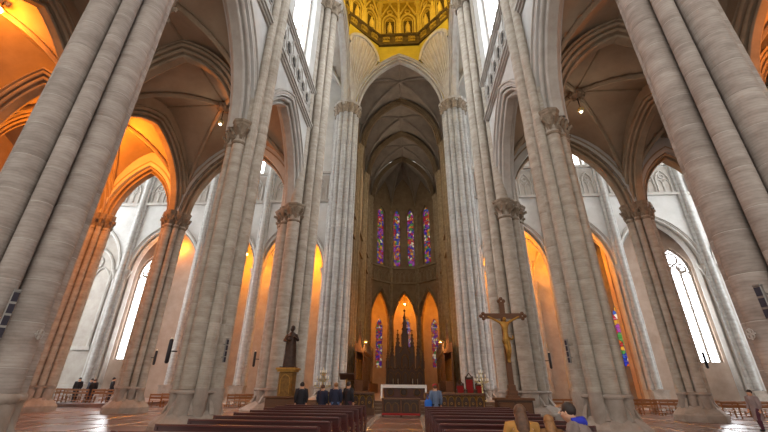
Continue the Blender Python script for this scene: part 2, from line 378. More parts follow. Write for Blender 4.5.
# ------------------------------------------------------------------ nave walls
wall_objs = {}
LBL = {-1: 'on the statue side', 1: 'on the crucifix side'}
PROF = archivolt_profile(.40)
PROF_A = archivolt_profile(.36, 0, .85)
QF = None
WN = [0]
def window(F, c, half, zb, zs, rise, nl, d, glass, label, rows=5, frame='wall_grey', mull=.09, tracery=True, fdepth=.3):
    """traceried window: stone frame, mullions, one pane per light and row"""
    WN[0] += 1
    w = estruct('window_%d' % WN[0], label, 'window')
    fr = archivolt(F, c, half, zs, rise, [(-.14, d-fdepth/2), (.10, d-fdepth/2), (.10, d+fdepth/2), (-.14, d+fdepth/2), (-.14, d-fdepth/2)], 10, zb)
    fbox(fr, F, c-half-.1, c+half+.1, zb-.25, zb+.05, d-fdepth*.8, d+fdepth*.8)
    fr.build('window_frame', frame, w, False)
    lw = 2*half / nl
    for i in range(1, nl):
        s_ = c - half + lw*i; m = MB(); zt = (zs + (rise*.25 if tracery else 0)) if tracery else arch_z(s_, c, half, zs, rise)
        fbox(m, F, s_-mull, s_+mull, zb, zt, d-fdepth*.4, d+fdepth*.4); m.build('mullion', frame, w)
    if tracery:
        for i in range(nl):
            m = MB(); cc = c - half + lw*(i+.5); h2 = lw/2 - mull*.3
            tube_arch(m, F, cc, h2, zs - lw*.4 + (0 if nl < 3 else (.5*lw if 0 < i < nl-1 else 0)), lw*.62, 0, d, mull*.9, 6, 6); m.build('light_arch', frame, w, True)
        top = zs + rise
        rr = min(half*.42, rise*.3)
        cs = [(c, zs + rise*.58, rr)] + ([(c - half*.5, zs + rise*.18, rr*.72), (c + half*.5, zs + rise*.18, rr*.72)] if nl > 2 else [])
        for (a, z, r) in cs:
            m = MB(); m.tube([F(a + r*cos(q*pi/8), z + r*sin(q*pi/8), d) for q in range(17)], mull*.9, 6, False)
            for q in range(4):
                ca, cz = a + r*.5*cos(q*pi/2 + pi/4), z + r*.5*sin(q*pi/2 + pi/4)
                m.tube([F(ca + r*.42*cos(p*pi/5), cz + r*.42*sin(p*pi/5), d) for p in range(11)], mull*.5, 5, False)
            m.build('rosette', frame, w, True)
    for i in range(nl):
        a, b = c - half + lw*i + .02, c - half + lw*(i+1) - .02
        for k in range(rows):
            m = MB(); z0, z1 = zb + (zs - zb)*k/rows, zb + (zs - zb)*(k+1)/rows
            fbox(m, F, a, b, z0 + .03, z1 - .03, d-.02, d+.02); m.build('pane', glass, w)
        m = MB(); q = [a + (b-a)*t/6 for t in range(7)]
        for dd in (-.02, .02):
            m.quadgrid([[F(x, zs, d+dd) for x in q], [F(x, arch_z(x, c, half, zs, rise), d+dd) for x in q]])
        m.build('pane', glass, w)
        for k in range(1, rows):
            m = MB(); z = zb + (zs-zb)*k/rows; fbox(m, F, a, b, z-.03, z+.03, d-.05, d+.05); m.build('glazing_bar', 'lead', w)
    return w
def quatrefoil_unit(F, s_, z0, z1, w, d, parent, mat):
    """one unit of the triforium band: pointed frame, quatrefoil, small trefoil below"""
    h = z1 - z0; zc = z0 + h*.5; r = min(w*.36, h*.2); dd = d - math.copysign(.03, d)
    m = MB()
    for q in range(4): m.poly([F(s_ + r*.5*cos(q*pi/2) + r*.46*cos(p*pi/6), zc + r*.5*sin(q*pi/2) + r*.46*sin(p*pi/6), dd + math.copysign(.004*q, d)) for p in range(12)])
    m.build('quatrefoil_shade', 'opening_shade', parent)  # flat dark patch, painted as the shade of an opening into the gallery
    m = MB()
    m.tube([F(s_ + r*1.12*cos(p*pi/8), zc + r*1.12*sin(p*pi/8), d) for p in range(17)], .06, 6, False)
    for q in range(4): m.tube([F(s_ + r*1.1*cos(q*pi/2+pi/4), zc + r*1.1*sin(q*pi/2+pi/4), d), F(s_ + w*.48*(1 if q in (0, 3) else -1), zc + (z1-zc if q < 2 else z0-zc)*.92, d)], .05, 5)
    m.build('quatrefoil_panel', mat, parent, True)

BAYS = [(YW, Y0), (Y0, Y1), (Y1, Y2)]
for sd in (-1, 1):
    side = 'left' if sd < 0 else 'right'
    F = Fr((sd*NW, 0), (0, 1)); inn = F.n[0]*sd  # d>0 -> x = sd*NW - d
    dn = 1.0 if sd > 0 else -1.0                 # sign of d that points into the nave
    wall = MB()
    spec = []
    for k, (a, b) in enumerate(BAYS):
        lo, hi = a + .95, b - (.95 if k < 2 else 1.35)
        c, half = (lo+hi)/2, (hi-lo)/2; spec.append((a, b, c, half))
        wall_arch(wall, F, a, b, HC, 25.2, c, half + .55, HC, 19.7 - HC + .6, 1.3)
        wall_arch(wall, F, a, b, 25.2, 47, (a+b)/2 + (0 if k < 2 else -.2), 2.35, 33.5, 4.6, 1.3)
    wo = struct(wall.build('wall_nave_%s' % side, 'wall_white'), 'white plastered nave wall above the pointed arcade ' + LBL[sd], 'wall')
    for k, (a, b, c, half) in enumerate(spec):
        archivolt(F, c, half, HC, 19.7 - HC, PROF, 14).build('arch_moulding', 'arch_stone', wo, True, 35)
        for z, hh in ((21.0, .32), (24.6, .32)):
            m = MB(); fbox(m, F, a+.3, b-.3, z, z+hh*.5, 0, dn*.90); fbox(m, F, a+.3, b-.3, z+hh*.5, z+hh, 0, dn*1.0); fbox(m, F, a+.3, b-.3, z-.14, z, 0, dn*.78)
            m.build('string_course', 'arch_stone', wo)
        m = MB(); fbox(m, F, a+.6, b-.6, 21.4, 24.4, dn*.6, dn*.665); m.build('triforium_backing', 'wall_white', wo)
        nq = 7; w_ = (b-a-1.4)/nq
        for q in range(nq): quatrefoil_unit(F, a+.7+(q+.5)*w_, 21.4, 24.5, w_, dn*.70, wo, 'arch_stone')
        window(F, (a+b)/2 + (0 if k < 2 else -.2), 2.25, 25.3, 33.5, 4.5, 4, 0, 'glass_day', 'tall pale clerestory window high in the nave wall ' + LBL[sd], 4)
# nave high vault
cl = estruct('ceiling_nave', 'high ribbed vault of the nave', 'ceiling')
for a, b in BAYS: vault('vault_web', -NW, NW, a, b, H5, 47, 'wall_grey', 'arch_stone', cl, .2)

# ------------------------------------------------------------------ aisles
for sd in (-1, 1):
    side = 'left' if sd < 0 else 'right'
    ca = estruct('ceiling_aisle_%s' % side, 'brown ribbed vault of the aisles ' + LBL[sd], 'ceiling')
    FA = Fr((sd*A, 0), (0, 1)); FO = Fr((sd*O, 0), (0, 1))
    wa, wo_ = MB(), MB()
    aw = []
    for k, (a, b) in enumerate(BAYS):
        vault('vault_web', *sorted((sd*N, sd*A)), a, b, HC+.3, 20.3, 'vault', 'vault_rib', ca, .15)
        vault('vault_web', *sorted((sd*A, sd*O)), a, b, HC+.3, 19.4, 'vault', 'vault_rib', ca, .14, boss=(k == 2))
        vault('vault_web', *sorted((sd*O, sd*30.5)), a, b, HC+.3, 19.4, 'vault', 'vault_rib', ca, .14, boss=False)
        c, half = (a+b)/2, (b-a)/2 - .85
        wall_arch(wa, FA, a, b, HC, 21, c, half+.5, HC, 18.7-HC+.5, 1.1)
        wall_arch(wo_, FO, a, b, HC, 21, c, half+.5, HC, 18.3-HC+.5, 1.1)
        aw.append((c, half))
    w1 = struct(wa.build('wall_aisle_%s' % side, 'vault'), 'brown arcade between the double aisles ' + LBL[sd], 'wall')
    w2 = struct(wo_.build('wall_chapels_%s' % side, 'vault'), 'arcade in front of the side chapels ' + LBL[sd], 'wall')
    for c, half in aw:
        archivolt(FA, c, half, HC, 18.7-HC, PROF_A, 14).build('arch_moulding', 'vault_rib', w1, True, 35)
        archivolt(FO, c, half, HC, 18.3-HC, PROF_A, 14).build('arch_moulding', 'vault_rib', w2, True, 35)
    for y in (Y0, Y1, Y2):
        FT = Fr((0, y), (sd, 0))
        archivolt(FT, (N+A)/2, (A-N)/2-.9, HC, 19.4-HC, PROF_A, 14).build('transverse_arch', 'vault_rib', ca, True, 35)
        archivolt(FT, (A+O)/2, (O-A)/2-.8, HC, 17.6-HC, PROF_A, 12).build('transverse_arch', 'vault_rib', ca, True, 35)
    # outer chapel wall
    m = MB(); m.box(*sorted((sd*30.4, sd*31.2)), YW, Y2, 0, 22); struct(m.build('wall_outer_%s' % side, 'wall_pink'), 'outer wall of the side chapels ' + LBL[sd], 'wall')
    # transept west wall
    FT = Fr((0, Y2), (sd, 0)); m = MB()
    wall_arch(m, FT, N, A, HC, 47, (N+A)/2+.2, (A-N)/2-.9-.2+.5, HC, 19.4-HC+.5, 1.3)
    wall_arch(m, FT, A, O, HC, 47, (A+O)/2, (O-A)/2-.8+.5, HC, 17.6-HC+.5, 1.3)
    fbox(m, FT, O, 48, 0, 47, -.65, .65)
    struct(m.build('wall_transept_west_%s' % side, 'wall_white'), 'transept wall over the aisle openings ' + LBL[sd], 'wall')

# ------------------------------------------------------------------ transept east wall
TB = [(8.9, 17.6, 13.45, 3.75), (17.6, 25.3, 21.45, 3.1), (25.3, 34.7, 29.8, 4.1), (34.7, 44.5, 39.6, 3.6)]
for sd in (-1, 1):
    side = 'left' if sd < 0 else 'right'
    F = Fr((0, YE), (sd, 0)); di = -1.0 if sd > 0 else 1.0       # d sign toward the west (viewer)
    F2 = Fr((0, YE), (sd, 0))
    di = -1.0 if F.n[1] > 0 else 1.0
    wl = MB()
    for k, (a, b, c, half) in enumerate(TB):
        wall_arch(wl, F, a, b, 0, 27.9, c, half + .25, 14.4, 6.1, 1.4)
        wall_arch(wl, F, a, b, 27.9, 47, (a+b)/2 + (.6 if k == 0 else 0), (2.2 if k == 0 else (b-a)/2 - 1.3), 38, 5.2 if k else 3.6, 1.4)
    fbox(wl, F, 44.5, 48, 0, 47, -.7, .7)
    we = struct(wl.build('wall_transept_east_%s' % side, 'wall_white'), 'bright white transept wall with tall arches ' + LBL[sd], 'wall')
    for k, (a, b, c, half) in enumerate(TB):
        archivolt(F, c, half, 14.4, 5.8, [(o_*.7, d_*1.15) for o_, d_ in PROF], 12, 1.5).build('arch_moulding', 'arch_stone', we, True, 35)
        for s_ in (c-half-.25, c+half+.25):
            m = MB(); p = F(s_, 14.3, di*.55); m.lathe([(.2, -.9), (.22, -.5), (.42, 0), (.46, .08), (.46, .22)], 10, p); m.build('jamb_capital', 'arch_stone', we, True)
        for z, hh in ((23.4, .35), (27.7, .3)):
            m = MB(); fbox(m, F, a, b, z, z+hh, di*.6, di*1.0); m.build('string_course', 'arch_stone', we)
        m = MB(); fbox(m, F, a+.7, b-.7, 23.8, 27.5, di*.6, di*.715); m.build('triforium_backing', 'wall_grey', we)
        nq = 4; w_ = (b-a-1.6)/nq
        for q in range(nq):
            s_ = a+.8+(q+.5)*w_; m = MB()
            tube_arch(m, F, s_, w_*.42, 25.4, 1.5, 0, di*.78, .09, 6, 6, 23.8)
            for t in (-1, 1): tube_arch(m, F, s_+t*w_*.21, w_*.18, 25.0, .6, 0, di*.76, .06, 5, 5, 23.8)
            m.tube([F(s_ + w_*.15*cos(p*pi/6), 26.05 + w_*.15*sin(p*pi/6), di*.77) for p in range(13)], .06, 5, False)
            m.build('blind_arch', 'arch_stone', we, True)
        # wall shafts between the bays
        if k == 0: pass
        for t, r in ((-.42, .2), (0, .34), (.42, .2)):
            m = MB(); x, y, _ = F(a + t, 0, di*(.72 + (.25 if t == 0 else .08)))
            m.tube([(x, y, 1.6), (x, y, 38)], r, 10); m.build('wall_shaft', 'pier_choir', we, True)
        m = MB(); fbox(m, F, a-.75, a+.75, 0, 1.45, di*.5, di*1.45); fbox(m, F, a-.9, a+.9, 0, .5, di*.5, di*1.6); fbox(m, F, a-.85, a+.85, 1.4, 1.55, di*.5, di*1.5); m.build('shaft_base', 'plinth', we)
        window(F, (a+b)/2 + (.6 if k == 0 else 0), (2.1 if k == 0 else (b-a)/2 - 1.4), 28.0, 38, 5.0 if k else 3.4, 4, 0, 'glass_bright', 'tall white clerestory window over the transept arches ' + LBL[sd], 4)
    # dado ledge
    m = MB(); fbox(m, F, 25.4, 44, 1.38, 1.52, di*.6, di*.95) if False else fbox(m, F, 34.6, 44, 1.38, 1.52, di*.6, di*.95); m.build('dado_ledge', 'arch_stone', we)
    # chapel corridor behind bays 1 and 2
    FB = Fr((0, 50.2), (sd, 0)); m = MB()
    fbox(m, FB, 8.6, 24, 0, 22, -.3, .3)
    if sd > 0: fbox(m, FB, 24, 30, 0, 4.0, -.3, .3); wall_arch(m, FB, 24, 30, 4.0, 22, 27.6, .85, 9.8, 2.0, .6)
    else: fbox(m, FB, 24, 30, 0, 22, -.3, .3)
    m.box(*sorted((sd*29.6, sd*30.2)), 46.6, 50.4, 0, 22)
    m.box(*sorted((sd*8.4, sd*30)), YE+.6, 50.4, 21.6, 22)
    cw = struct(m.build('wall_chapel_back_%s' % side, 'wall_grey'), 'back wall of the transept chapels ' + LBL[sd], 'wall')
    for y0, y1 in ((YE+.7, 50),):
        for x0, x1 in ((8.6, 17.6), (17.6, 25.3)):
            vault('chapel_vault', *sorted((sd*x0, sd*x1)), y0, y1, 14, 20.6, 'wall_grey', 'arch_stone', cw, .13, False, 12)
    m = MB()
    for x in (17.6, 25.3): m.tube([(sd*x, 49.6, 1), (sd*x, 49.6, 14.2)], .3, 10); m.lathe([(.3, 13.2), (.5, 14.2), (.5, 14.5)], 10, (sd*x, 49.6, 0))
    m.build('chapel_shaft', 'arch_stone', cw, True)
    if sd > 0: window(FB, 27.6, .8, 4.05, 9.8, 1.9, 1, 0, 'glass_chapel', 'narrow stained glass window with blue red and yellow panes in the transept chapel', 9, tracery=False)
    # bay 3: recessed wall with big white window
    FC = Fr((0, 45.4), (sd, 0)); m = MB(); fbox(m, FC, 25.2, 34.8, 0, 4.25, -.4, .4)
    fbox(m, FC, 34.8, 36.4, 0, 4.25, -.4, .4); wall_arch(m, FC, 25.2, 36.4, 4.25, 22, 33.0, 1.8, 14.4, 3.1, .8)
    m.box(*sorted((sd*25.3, sd*25.6)), YE+.6, 45.1, 0, 22); m.box(*sorted((sd*36, sd*36.4)), 44.3, 45.1, 0, 22); m.box(*sorted((sd*25.2, sd*36.4)), YE+.6, 45.4, 20.9, 21.4)
    struct(m.build('wall_recess_%s' % side, 'wall_pink'), 'pinkish recess wall under the big white window ' + LBL[sd], 'wall')
    window(FC, 33.0, 1.75, 4.3, 14.4, 3.0, 3, 0, 'glass_bright', 'big bright traceried window of three lights ' + LBL[sd], 7, frame='plinth', mull=.13)
    # bay 4: blind window
    FD = Fr((0, 44.0), (sd, 0)); m = MB(); fbox(m, FD, 36.5, 44.4, 0, 22, -.2, .2)
    struct(m.build('wall_blind_%s' % side, 'wall_grey'), 'grey blind wall panel inside the outermost arch ' + LBL[sd], 'wall')
    dd = -.25 if FD.n[1] > 0 else .25
    m = MB()
    for c2 in (38.6, 41): tube_arch(m, FD, c2, 1.1, 13.6, 1.7, 0, dd, .12, 6, 8, 5.6)
    tube_arch(m, FD, 39.8, 2.4, 14.4, 3.4, .1, dd, .2, 6, 8, 5.6); m.tube([FD(39.8 + .8*cos(p*pi/8), 16 + .8*sin(p*pi/8), dd) for p in range(17)], .1, 6, False)
    fbox(m, FD, 37, 42.6, 5.2, 5.6, 0, dd*1.6)
    m.build('blind_tracery', 'arch_stone', we, True)
    # transept end, with its huge window, and roof
    FE = Fr((sd*48, 0), (0, 1)); m = MB(); fbox(m, FE, Y2, YE, 0, 6, -.6, .6)
    wall_arch(m, FE, Y2, YE, 6, 47, 34, 6.5, 30, 9, 1.2)
    struct(m.build('wall_transept_end_%s' % side, 'wall_white'), 'end wall of the transept ' + LBL[sd], 'wall')
    window(FE, 34, 6.4, 6.2, 30, 8.8, 6, 0, 'glass_bright', 'giant transept end window ' + LBL[sd], 8, mull=.2)
    ct = estruct('ceiling_transept_%s' % side, 'high ribbed vault of the transept ' + LBL[sd], 'ceiling')
    for x0, x1 in ((N, 21), (21, 34.5), (34.5, 48)): vault('vault_web', *sorted((sd*x0, sd*x1)), Y2, YE, H5, 47.5, 'wall_grey', 'arch_stone', ct, .2)

# ------------------------------------------------------------------ crossing and dome
CY = (Y2 + Y3) / 2; OCT = 7.75
ZA, ZO = 47.0, 50.2
FCH = Fr((0, 41.6), (1, 0)); di = -1
m = MB(); wall_arch(m, FCH, -7.2, 7.2, 37.8, ZO, 0, 6.4, 37.8, ZA - 37.8 + .6, .9, 14)
wc = struct(m.build('wall_choir_arch', 'ochre_tone'), 'ochre wall over the great pointed choir arch', 'wall')
archivolt(FCH, 0, 5.9, 37.8, ZA - 37.8, [(o_*.95, d_*1.2) for o_, d_ in PROF], 18).build('arch_moulding', 'arch_stone', wc, True, 35)
FW_ = Fr((0, Y2 + .2), (1, 0)); m = MB(); wall_arch(m, FW_, -7.2, 7.2, 37.8, ZO, 0, 6.4, 37.8, 9.6, .9, 14)
ww = struct(m.build('wall_nave_arch', 'ochre_tone'), 'ochre wall over the great arch between nave and crossing', 'wall')
archivolt(FW_, 0, 5.9, 37.8, 9.2, PROF, 18).build('arch_moulding', 'arch_stone', ww, True, 35)
for sd in (-1, 1):
    FS = Fr((sd*7.75, 0), (0, 1)); m = MB(); wall_arch(m, FS, Y2, Y3, 37.8, ZO, CY, 6.9, 37.8, 9.8, .9, 14)
    ws = struct(m.build('wall_crossing_%s' % ('left' if sd < 0 else 'right'), 'ochre_tone'), 'ochre wall over the transept arch ' + LBL[sd], 'wall')
    archivolt(FS, CY, 6.4, 37.8, 9.4, PROF, 18).build('arch_moulding', 'arch_stone', ws, True, 35)
    # squinches in the four corners: hood arch, fan of ribs, shell
    for sy in (-1, 1):
        ye = CY + sy*(OCT); hs = OCT*.4142
        p0 = Vector((sd*hs, ye - .3*sy, 0)); p1 = Vector((sd*(OCT-.6), CY + sy*hs, 0))
        L_ = (p1-p0).length; FQ = Fr((p0.x, p0.y), ((p1-p0).x, (p1-p0).y))
        q = struct(archivolt(FQ, L_/2, L_/2-.35, 46.4, 2.7, [(0, -.2), (0, .2), (.2, .32), (.4, .32), (.5, .1), (.5, -.1), (.4, -.32), (.2, -.32), (0, -.2)], 10).build('trim_%d' % (5 + sd + (sy+1)//2), 'arch_stone', None, True), 'pointed hood arch of a corner squinch under the dome', 'trim')
        ap = arch_pts(L_/2, L_/2-.3, 46.4, 2.7, 0, 8); cor = Vector((sd*6.9, ye - sy*.35, 38.2))
        m = MB(); m.quadgrid([[FQ(a, z, 0) for a, z in ap], [tuple((Vector(FQ(a, z, 0))*.45 + cor*.55) + Vector((sd*.35, sy*.35, .4))) for a, z in ap], [tuple(cor)]*len(ap)])
        m.build('squinch_shell', 'wall_grey', q, True)
        m = MB(); lst = arch_pts(L_/2, L_/2-.3, 46.4, 2.7, 0, 5)
        for a, z in lst:
            e = Vector(FQ(a, z, 0)); mid = e*.45 + cor*.55 + Vector((sd*.26, sy*.26, .4))
            m.tube([tuple(e), tuple(e*.72 + cor*.28 + Vector((sd*.16, sy*.16, .25))), tuple(mid), tuple(cor)], .13, 6)
        m.build('fan_ribs', 'arch_stone', q, True)
        # triangle wall over the hood arch up to the octagon
        m = MB(); ar = arch_pts(L_/2, L_/2-.2, 46.4, 2.9, 0, 8)
        m.quadgrid([[FQ(a, z, 0) for a, z in ar], [FQ(a, ZO, 0) for a, z in ar]])
        m.poly([FQ(0, 46.4, 0), FQ(.2, 46.4, 0), FQ(.2, ZO, 0), FQ(0, ZO, 0)]); m.poly([FQ(L_-.2, 46.4, 0), FQ(L_, 46.4, 0), FQ(L_, ZO, 0), FQ(L_-.2, ZO, 0)])
        m.build('squinch_wall', 'ochre_tone', q)
dome = estruct('ceiling_dome', 'golden octagonal dome drum with gabled niches', 'ceiling')
def octring(r, z): return [(r/cos(pi/8)*cos(pi/8 + k*pi/4), CY + r/cos(pi/8)*sin(pi/8 + k*pi/4), z) for k in range(8)]
m = MB(); m.quadgrid([octring(OCT+.3, ZO-.1), octring(OCT-.5, ZO-.1), octring(OCT-.5, ZO+.35), octring(OCT-.25, ZO+.5), octring(OCT-.25, ZO+1.7), octring(OCT-.6, ZO+1.9), octring(OCT-.6, ZO+2.2), octring(OCT+.2, ZO+2.3)], closed_v=True)
m.build('cornice', 'dome_dark', dome)
m = MB(); m.quadgrid([octring(OCT+.1, ZO+2.2), octring(OCT+.1, 64), octring(OCT-.6, 66), octring(2.6, 76), octring(.3, 78)], closed_v=True)
m.build('drum_wall', 'dome_gold', dome)
for k in range(8):
    th = k*pi/4 + pi/2; cx_, cy_ = (OCT+.1)*cos(th), CY + (OCT+.1)*sin(th); tx, ty = -sin(th), cos(th)
    FG = Fr((cx_, cy_), (tx, ty)); dg = 1   # n=(-ty,tx)=(-cos,-sin): inward
    hs = OCT*.4142
    for i in range(3):    # leafy cornice brackets
        m = MB(); s_ = (i-1)*2.0; fbox(m, FG, s_-.55, s_+.55, ZO+.55, ZO+1.65, .2, .55)
        for q in range(5): m.ball(FG(s_-.4+.2*q, ZO+1.1+.2*(q % 2), .6), .22, 6, 4)
        m.build('leaf_bracket', 'dome_gold', dome, True)
    for i in range(2):
        m = MB(); s_ = (i-.5)*2.9; zb = ZO+2.3
        tube_arch(m, FG, s_, 1.15, zb+3.2, 1.6, 0, .25, .16, 6, 8, zb); tube_arch(m, FG, s_, .8, zb+3.0, 1.2, 0, .15, .09, 6, 8, zb)
        m.tube([FG(s_-1.35, zb+4.3, .4), FG(s_, zb+7.2, .4), FG(s_+1.35, zb+4.3, .4)], .17, 6)   # gable
        m.tube([FG(s_ + .4*cos(p*pi/6), zb+5.35 + .4*sin(p*pi/6), .3) for p in range(13)], .1, 6, False)
        for q in range(4): m.ball(FG(s_-1.1+q*.35 if q < 2 else s_+1.1-(q-2)*.35, zb+5.0+(q % 2)*.75, .42), .16, 6, 4)
        m.ball(FG(s_, zb+7.4, .4), .25, 6, 4)
        m.build('niche_gable', 'dome_gold_light', dome, True)
        m = MB(); fbox(m, FG, s_-.95, s_+.95, zb+.1, zb+3.4, .02, .08); m.build('niche_panel', 'dome_dark', dome)
        m = MB(); p = FG(s_, zb+.1, .35); m.lathe([(.42, 0), (.36, .8), (.4, 1.5), (.3, 2.0), (.12, 2.2), (.2, 2.5), (.02, 2.85)], 8, p); m.build('niche_figure', 'dome_gold_light', dome, True)
    m = MB(); p0 = FG(-hs, 0, .15); m.tube([(p0[0], p0[1], ZO+2.2), (p0[0], p0[1], 66)], .34, 8); m.lathe([(.34, 0), (.6, .6), (.6, .9)], 8, (p0[0], p0[1], ZO+9)); m.build('corner_shaft', 'dome_gold_light', dome, True)
    m = MB(); s_ = 0; m.tube([FG(0, ZO+2.2, .3), FG(0, ZO+11, .3)], .2, 8); m.build('mid_shaft', 'dome_gold_light', dome, True)
    m = MB(); fbox(m, FG, -hs, hs, ZO+10.4, ZO+10.9, 0, .5); m.build('upper_cornice', 'dome_gold_light', dome)

# ------------------------------------------------------------------ choir and apse
ZF = .75      # sanctuary floor
AP = 7.2      # apse apothem
for sd in (-1, 1):
    side = 'left' if sd < 0 else 'right'
    F = Fr((sd*7.7, 0), (0, 1)); dn = 1.0 if sd > 0 else -1.0
    m = MB()
    for k in range(3):
        a, b = CH[k], CH[k+1]
        wall_arch(m, F, a, b, 0, 21.2, (a+b)/2, 3.1, 12, 6.5, 1.2); wall_arch(m, F, a, b, 21.2, 24.4, (a+b)/2, .01, 21.2, .01, 1.2); wall_arch(m, F, a, b, 24.4, 48, (a+b)/2, 1.9, 35, 4, 1.2)
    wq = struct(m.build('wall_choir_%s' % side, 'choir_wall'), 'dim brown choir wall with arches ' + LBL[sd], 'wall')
    for k in range(3):
        a, b = CH[k], CH[k+1]
        archivolt(F, (a+b)/2, 2.9, 12, 6.2, [(o_*.7, d_) for o_, d_ in PROF], 12, .8).build('arch_moulding', 'choir_shaft', wq, True, 35)
        for z in (21, 24.2):
            m = MB(); fbox(m, F, a, b, z, z+.3, 0, dn*.9); m.build('string_course', 'choir_shaft', wq)
        window(F, (a+b)/2, 1.8, 24.8, 35, 3.8, 2, 0, 'glass_dim', 'dim clerestory window of the choir ' + LBL[sd], 4)
    for y in CH[1:]:
        for (dx, dy, r) in ((.95, 0, .42), (.78, -.62, .3), (.78, .62, .3), (.6, -1.05, .26), (.6, 1.05, .26)):
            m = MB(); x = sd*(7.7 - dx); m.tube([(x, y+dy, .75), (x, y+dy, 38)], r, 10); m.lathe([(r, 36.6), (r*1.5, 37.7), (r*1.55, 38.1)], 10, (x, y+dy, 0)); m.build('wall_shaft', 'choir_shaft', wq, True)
    # choir aisle: outer wall and ceiling
    m = MB(); m.box(*sorted((sd*13, sd*13.5)), 50.5, 69.5, 0, 22); m.box(*sorted((sd*7.7, sd*13.5)), 50.5, 69.5, 20.5, 21)
    struct(m.build('wall_choir_aisle_%s' % side, 'wall_grey'), 'outer wall of the choir aisle ' + LBL[sd], 'wall')
cc = estruct('ceiling_choir', 'shadowed ribbed vault of the choir', 'ceiling')
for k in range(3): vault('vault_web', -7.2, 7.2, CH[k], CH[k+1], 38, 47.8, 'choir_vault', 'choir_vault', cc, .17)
for y in CH[1:]:
    archivolt(Fr((0, y), (1, 0)), 0, 5.9, 38, 9.0, [(o_*.75, d_*.9) for o_, d_ in PROF], 16).build('transverse_arch', 'choir_wall', cc, True, 35)
# apse: three canted faces plus short straight returns
YA = CH[3]; hs = AP*.4142
V8 = [(-AP, YA), (-AP, YA + hs), (-hs, YA + AP), (hs, YA + AP), (AP, YA + hs), (AP, YA)]
boss = Vector((0, YA, 47.4))
for k in range(5):
    p, q = V8[k], V8[k+1]; L_ = hypot(q[0]-p[0], q[1]-p[1]); F = Fr(p, (q[0]-p[0], q[1]-p[1])); dn = -1.0  # inward (towards the choir) is -n
    m = MB(); h_ = min(2.45, L_/2-.5)
    wall_arch(m, F, 0, L_, 0, 21, L_/2, h_+.2, 12, 7.2 if h_ > 2 else 5, .9)
    fbox(m, F, 0, L_, 21, 24.4, -.45, .45)
    if k == 2:
        wall_arch(m, F, 0, L_/2, 24.4, 48, L_/2-1.55, .95, 36.2, 2.4, .9); wall_arch(m, F, L_/2, L_, 24.4, 48, L_/2+1.55, .95, 36.2, 2.4, .9)
    elif k in (1, 3): wall_arch(m, F, 0, L_, 24.4, 48, L_/2, 1.15, 36.2, 2.2, .9)
    else: fbox(m, F, 0, L_, 24.4, 48, -.45, .45)
    wa_ = struct(m.build('wall_apse_%d' % (k+1), 'choir_wall'), 'face %s of the apse wall with arch and gallery' % ['one', 'two', 'three', 'four', 'five'][k], 'wall')
    archivolt(F, L_/2, h_, 12, 7 if h_ > 2 else 4.8, [(o_*.6, d_) for o_, d_ in PROF], 12, .8).build('arch_moulding', 'choir_shaft', wa_, True, 35)
    for z in (21, 24.2):
        m = MB(); fbox(m, F, 0, L_, z, z+.3, 0, dn*.75); m.build('string_course', 'choir_shaft', wa_)
    nq = max(3, int(L_/.95))
    for i in range(nq):
        m = MB(); w_ = L_/nq; tube_arch(m, F, (i+.5)*w_, w_*.38, 22.9, .6, 0, dn*.5, .07, 5, 5, 21.3); m.build('gallery_arch', 'choir_shaft', wa_, True)
    if k == 2:
        for s_ in (-1.55, 1.55): window(F, L_/2+s_, .85, 24.9, 36.2, 2.2, 1, 0, 'glass_apse', 'tall stained glass lancet in the end face of the apse, toward the ' + ('statue side' if s_ < 0 else 'crucifix side'), 7, 'choir_wall', tracery=False)
    elif k in (1, 3): window(F, L_/2, 1.05, 24.9, 36.2, 2.0, 1, 0, 'glass_apse', 'tall stained glass lancet in the canted apse face ' + ('on the statue side' if k == 1 else 'on the crucifix side'), 7, 'choir_wall', tracery=False)
    # web from the wall arch to the central boss
    ar = arch_pts(L_/2, L_/2, 38, 8.2 if L_ > 4 else 6, 0, 8)
    m = MB(); m.quadgrid([[F(a, z, 0) for a, z in ar], [tuple(Vector(F(a, z, 0))*.5 + boss*.5 + Vector((0, 0, 1.2 if 0 < i < len(ar)-1 else .9))) for i, (a, z) in enumerate(ar)], [tuple(boss)]*len(ar)])
    m.build('apse_web', 'choir_vault', cc, True)
for p in V8[1:-1]:
    v = Vector((p[0], p[1], 38)); inw = (Vector((0, YA, 0)) - Vector((p[0], p[1], 0))).normalized()
    m = MB(); m.tube([tuple(v.lerp(boss, t) + Vector((0, 0, 4.2*sin(pi*t)*.62))) for t in [i/10 for i in range(11)]], .2, 8); m.build('apse_rib', 'choir_shaft', cc, True)
    for off, r in ((0, .34), (.32, .2), (-.32, .2)):
        m = MB(); c = Vector((p[0], p[1], 0)) + inw*(.5) + Vector((-inw.y, inw.x, 0))*off; m.tube([(c.x, c.y, .7), (c.x, c.y, 38)], r, 10); m.build('apse_shaft', 'choir_shaft', cc, True)
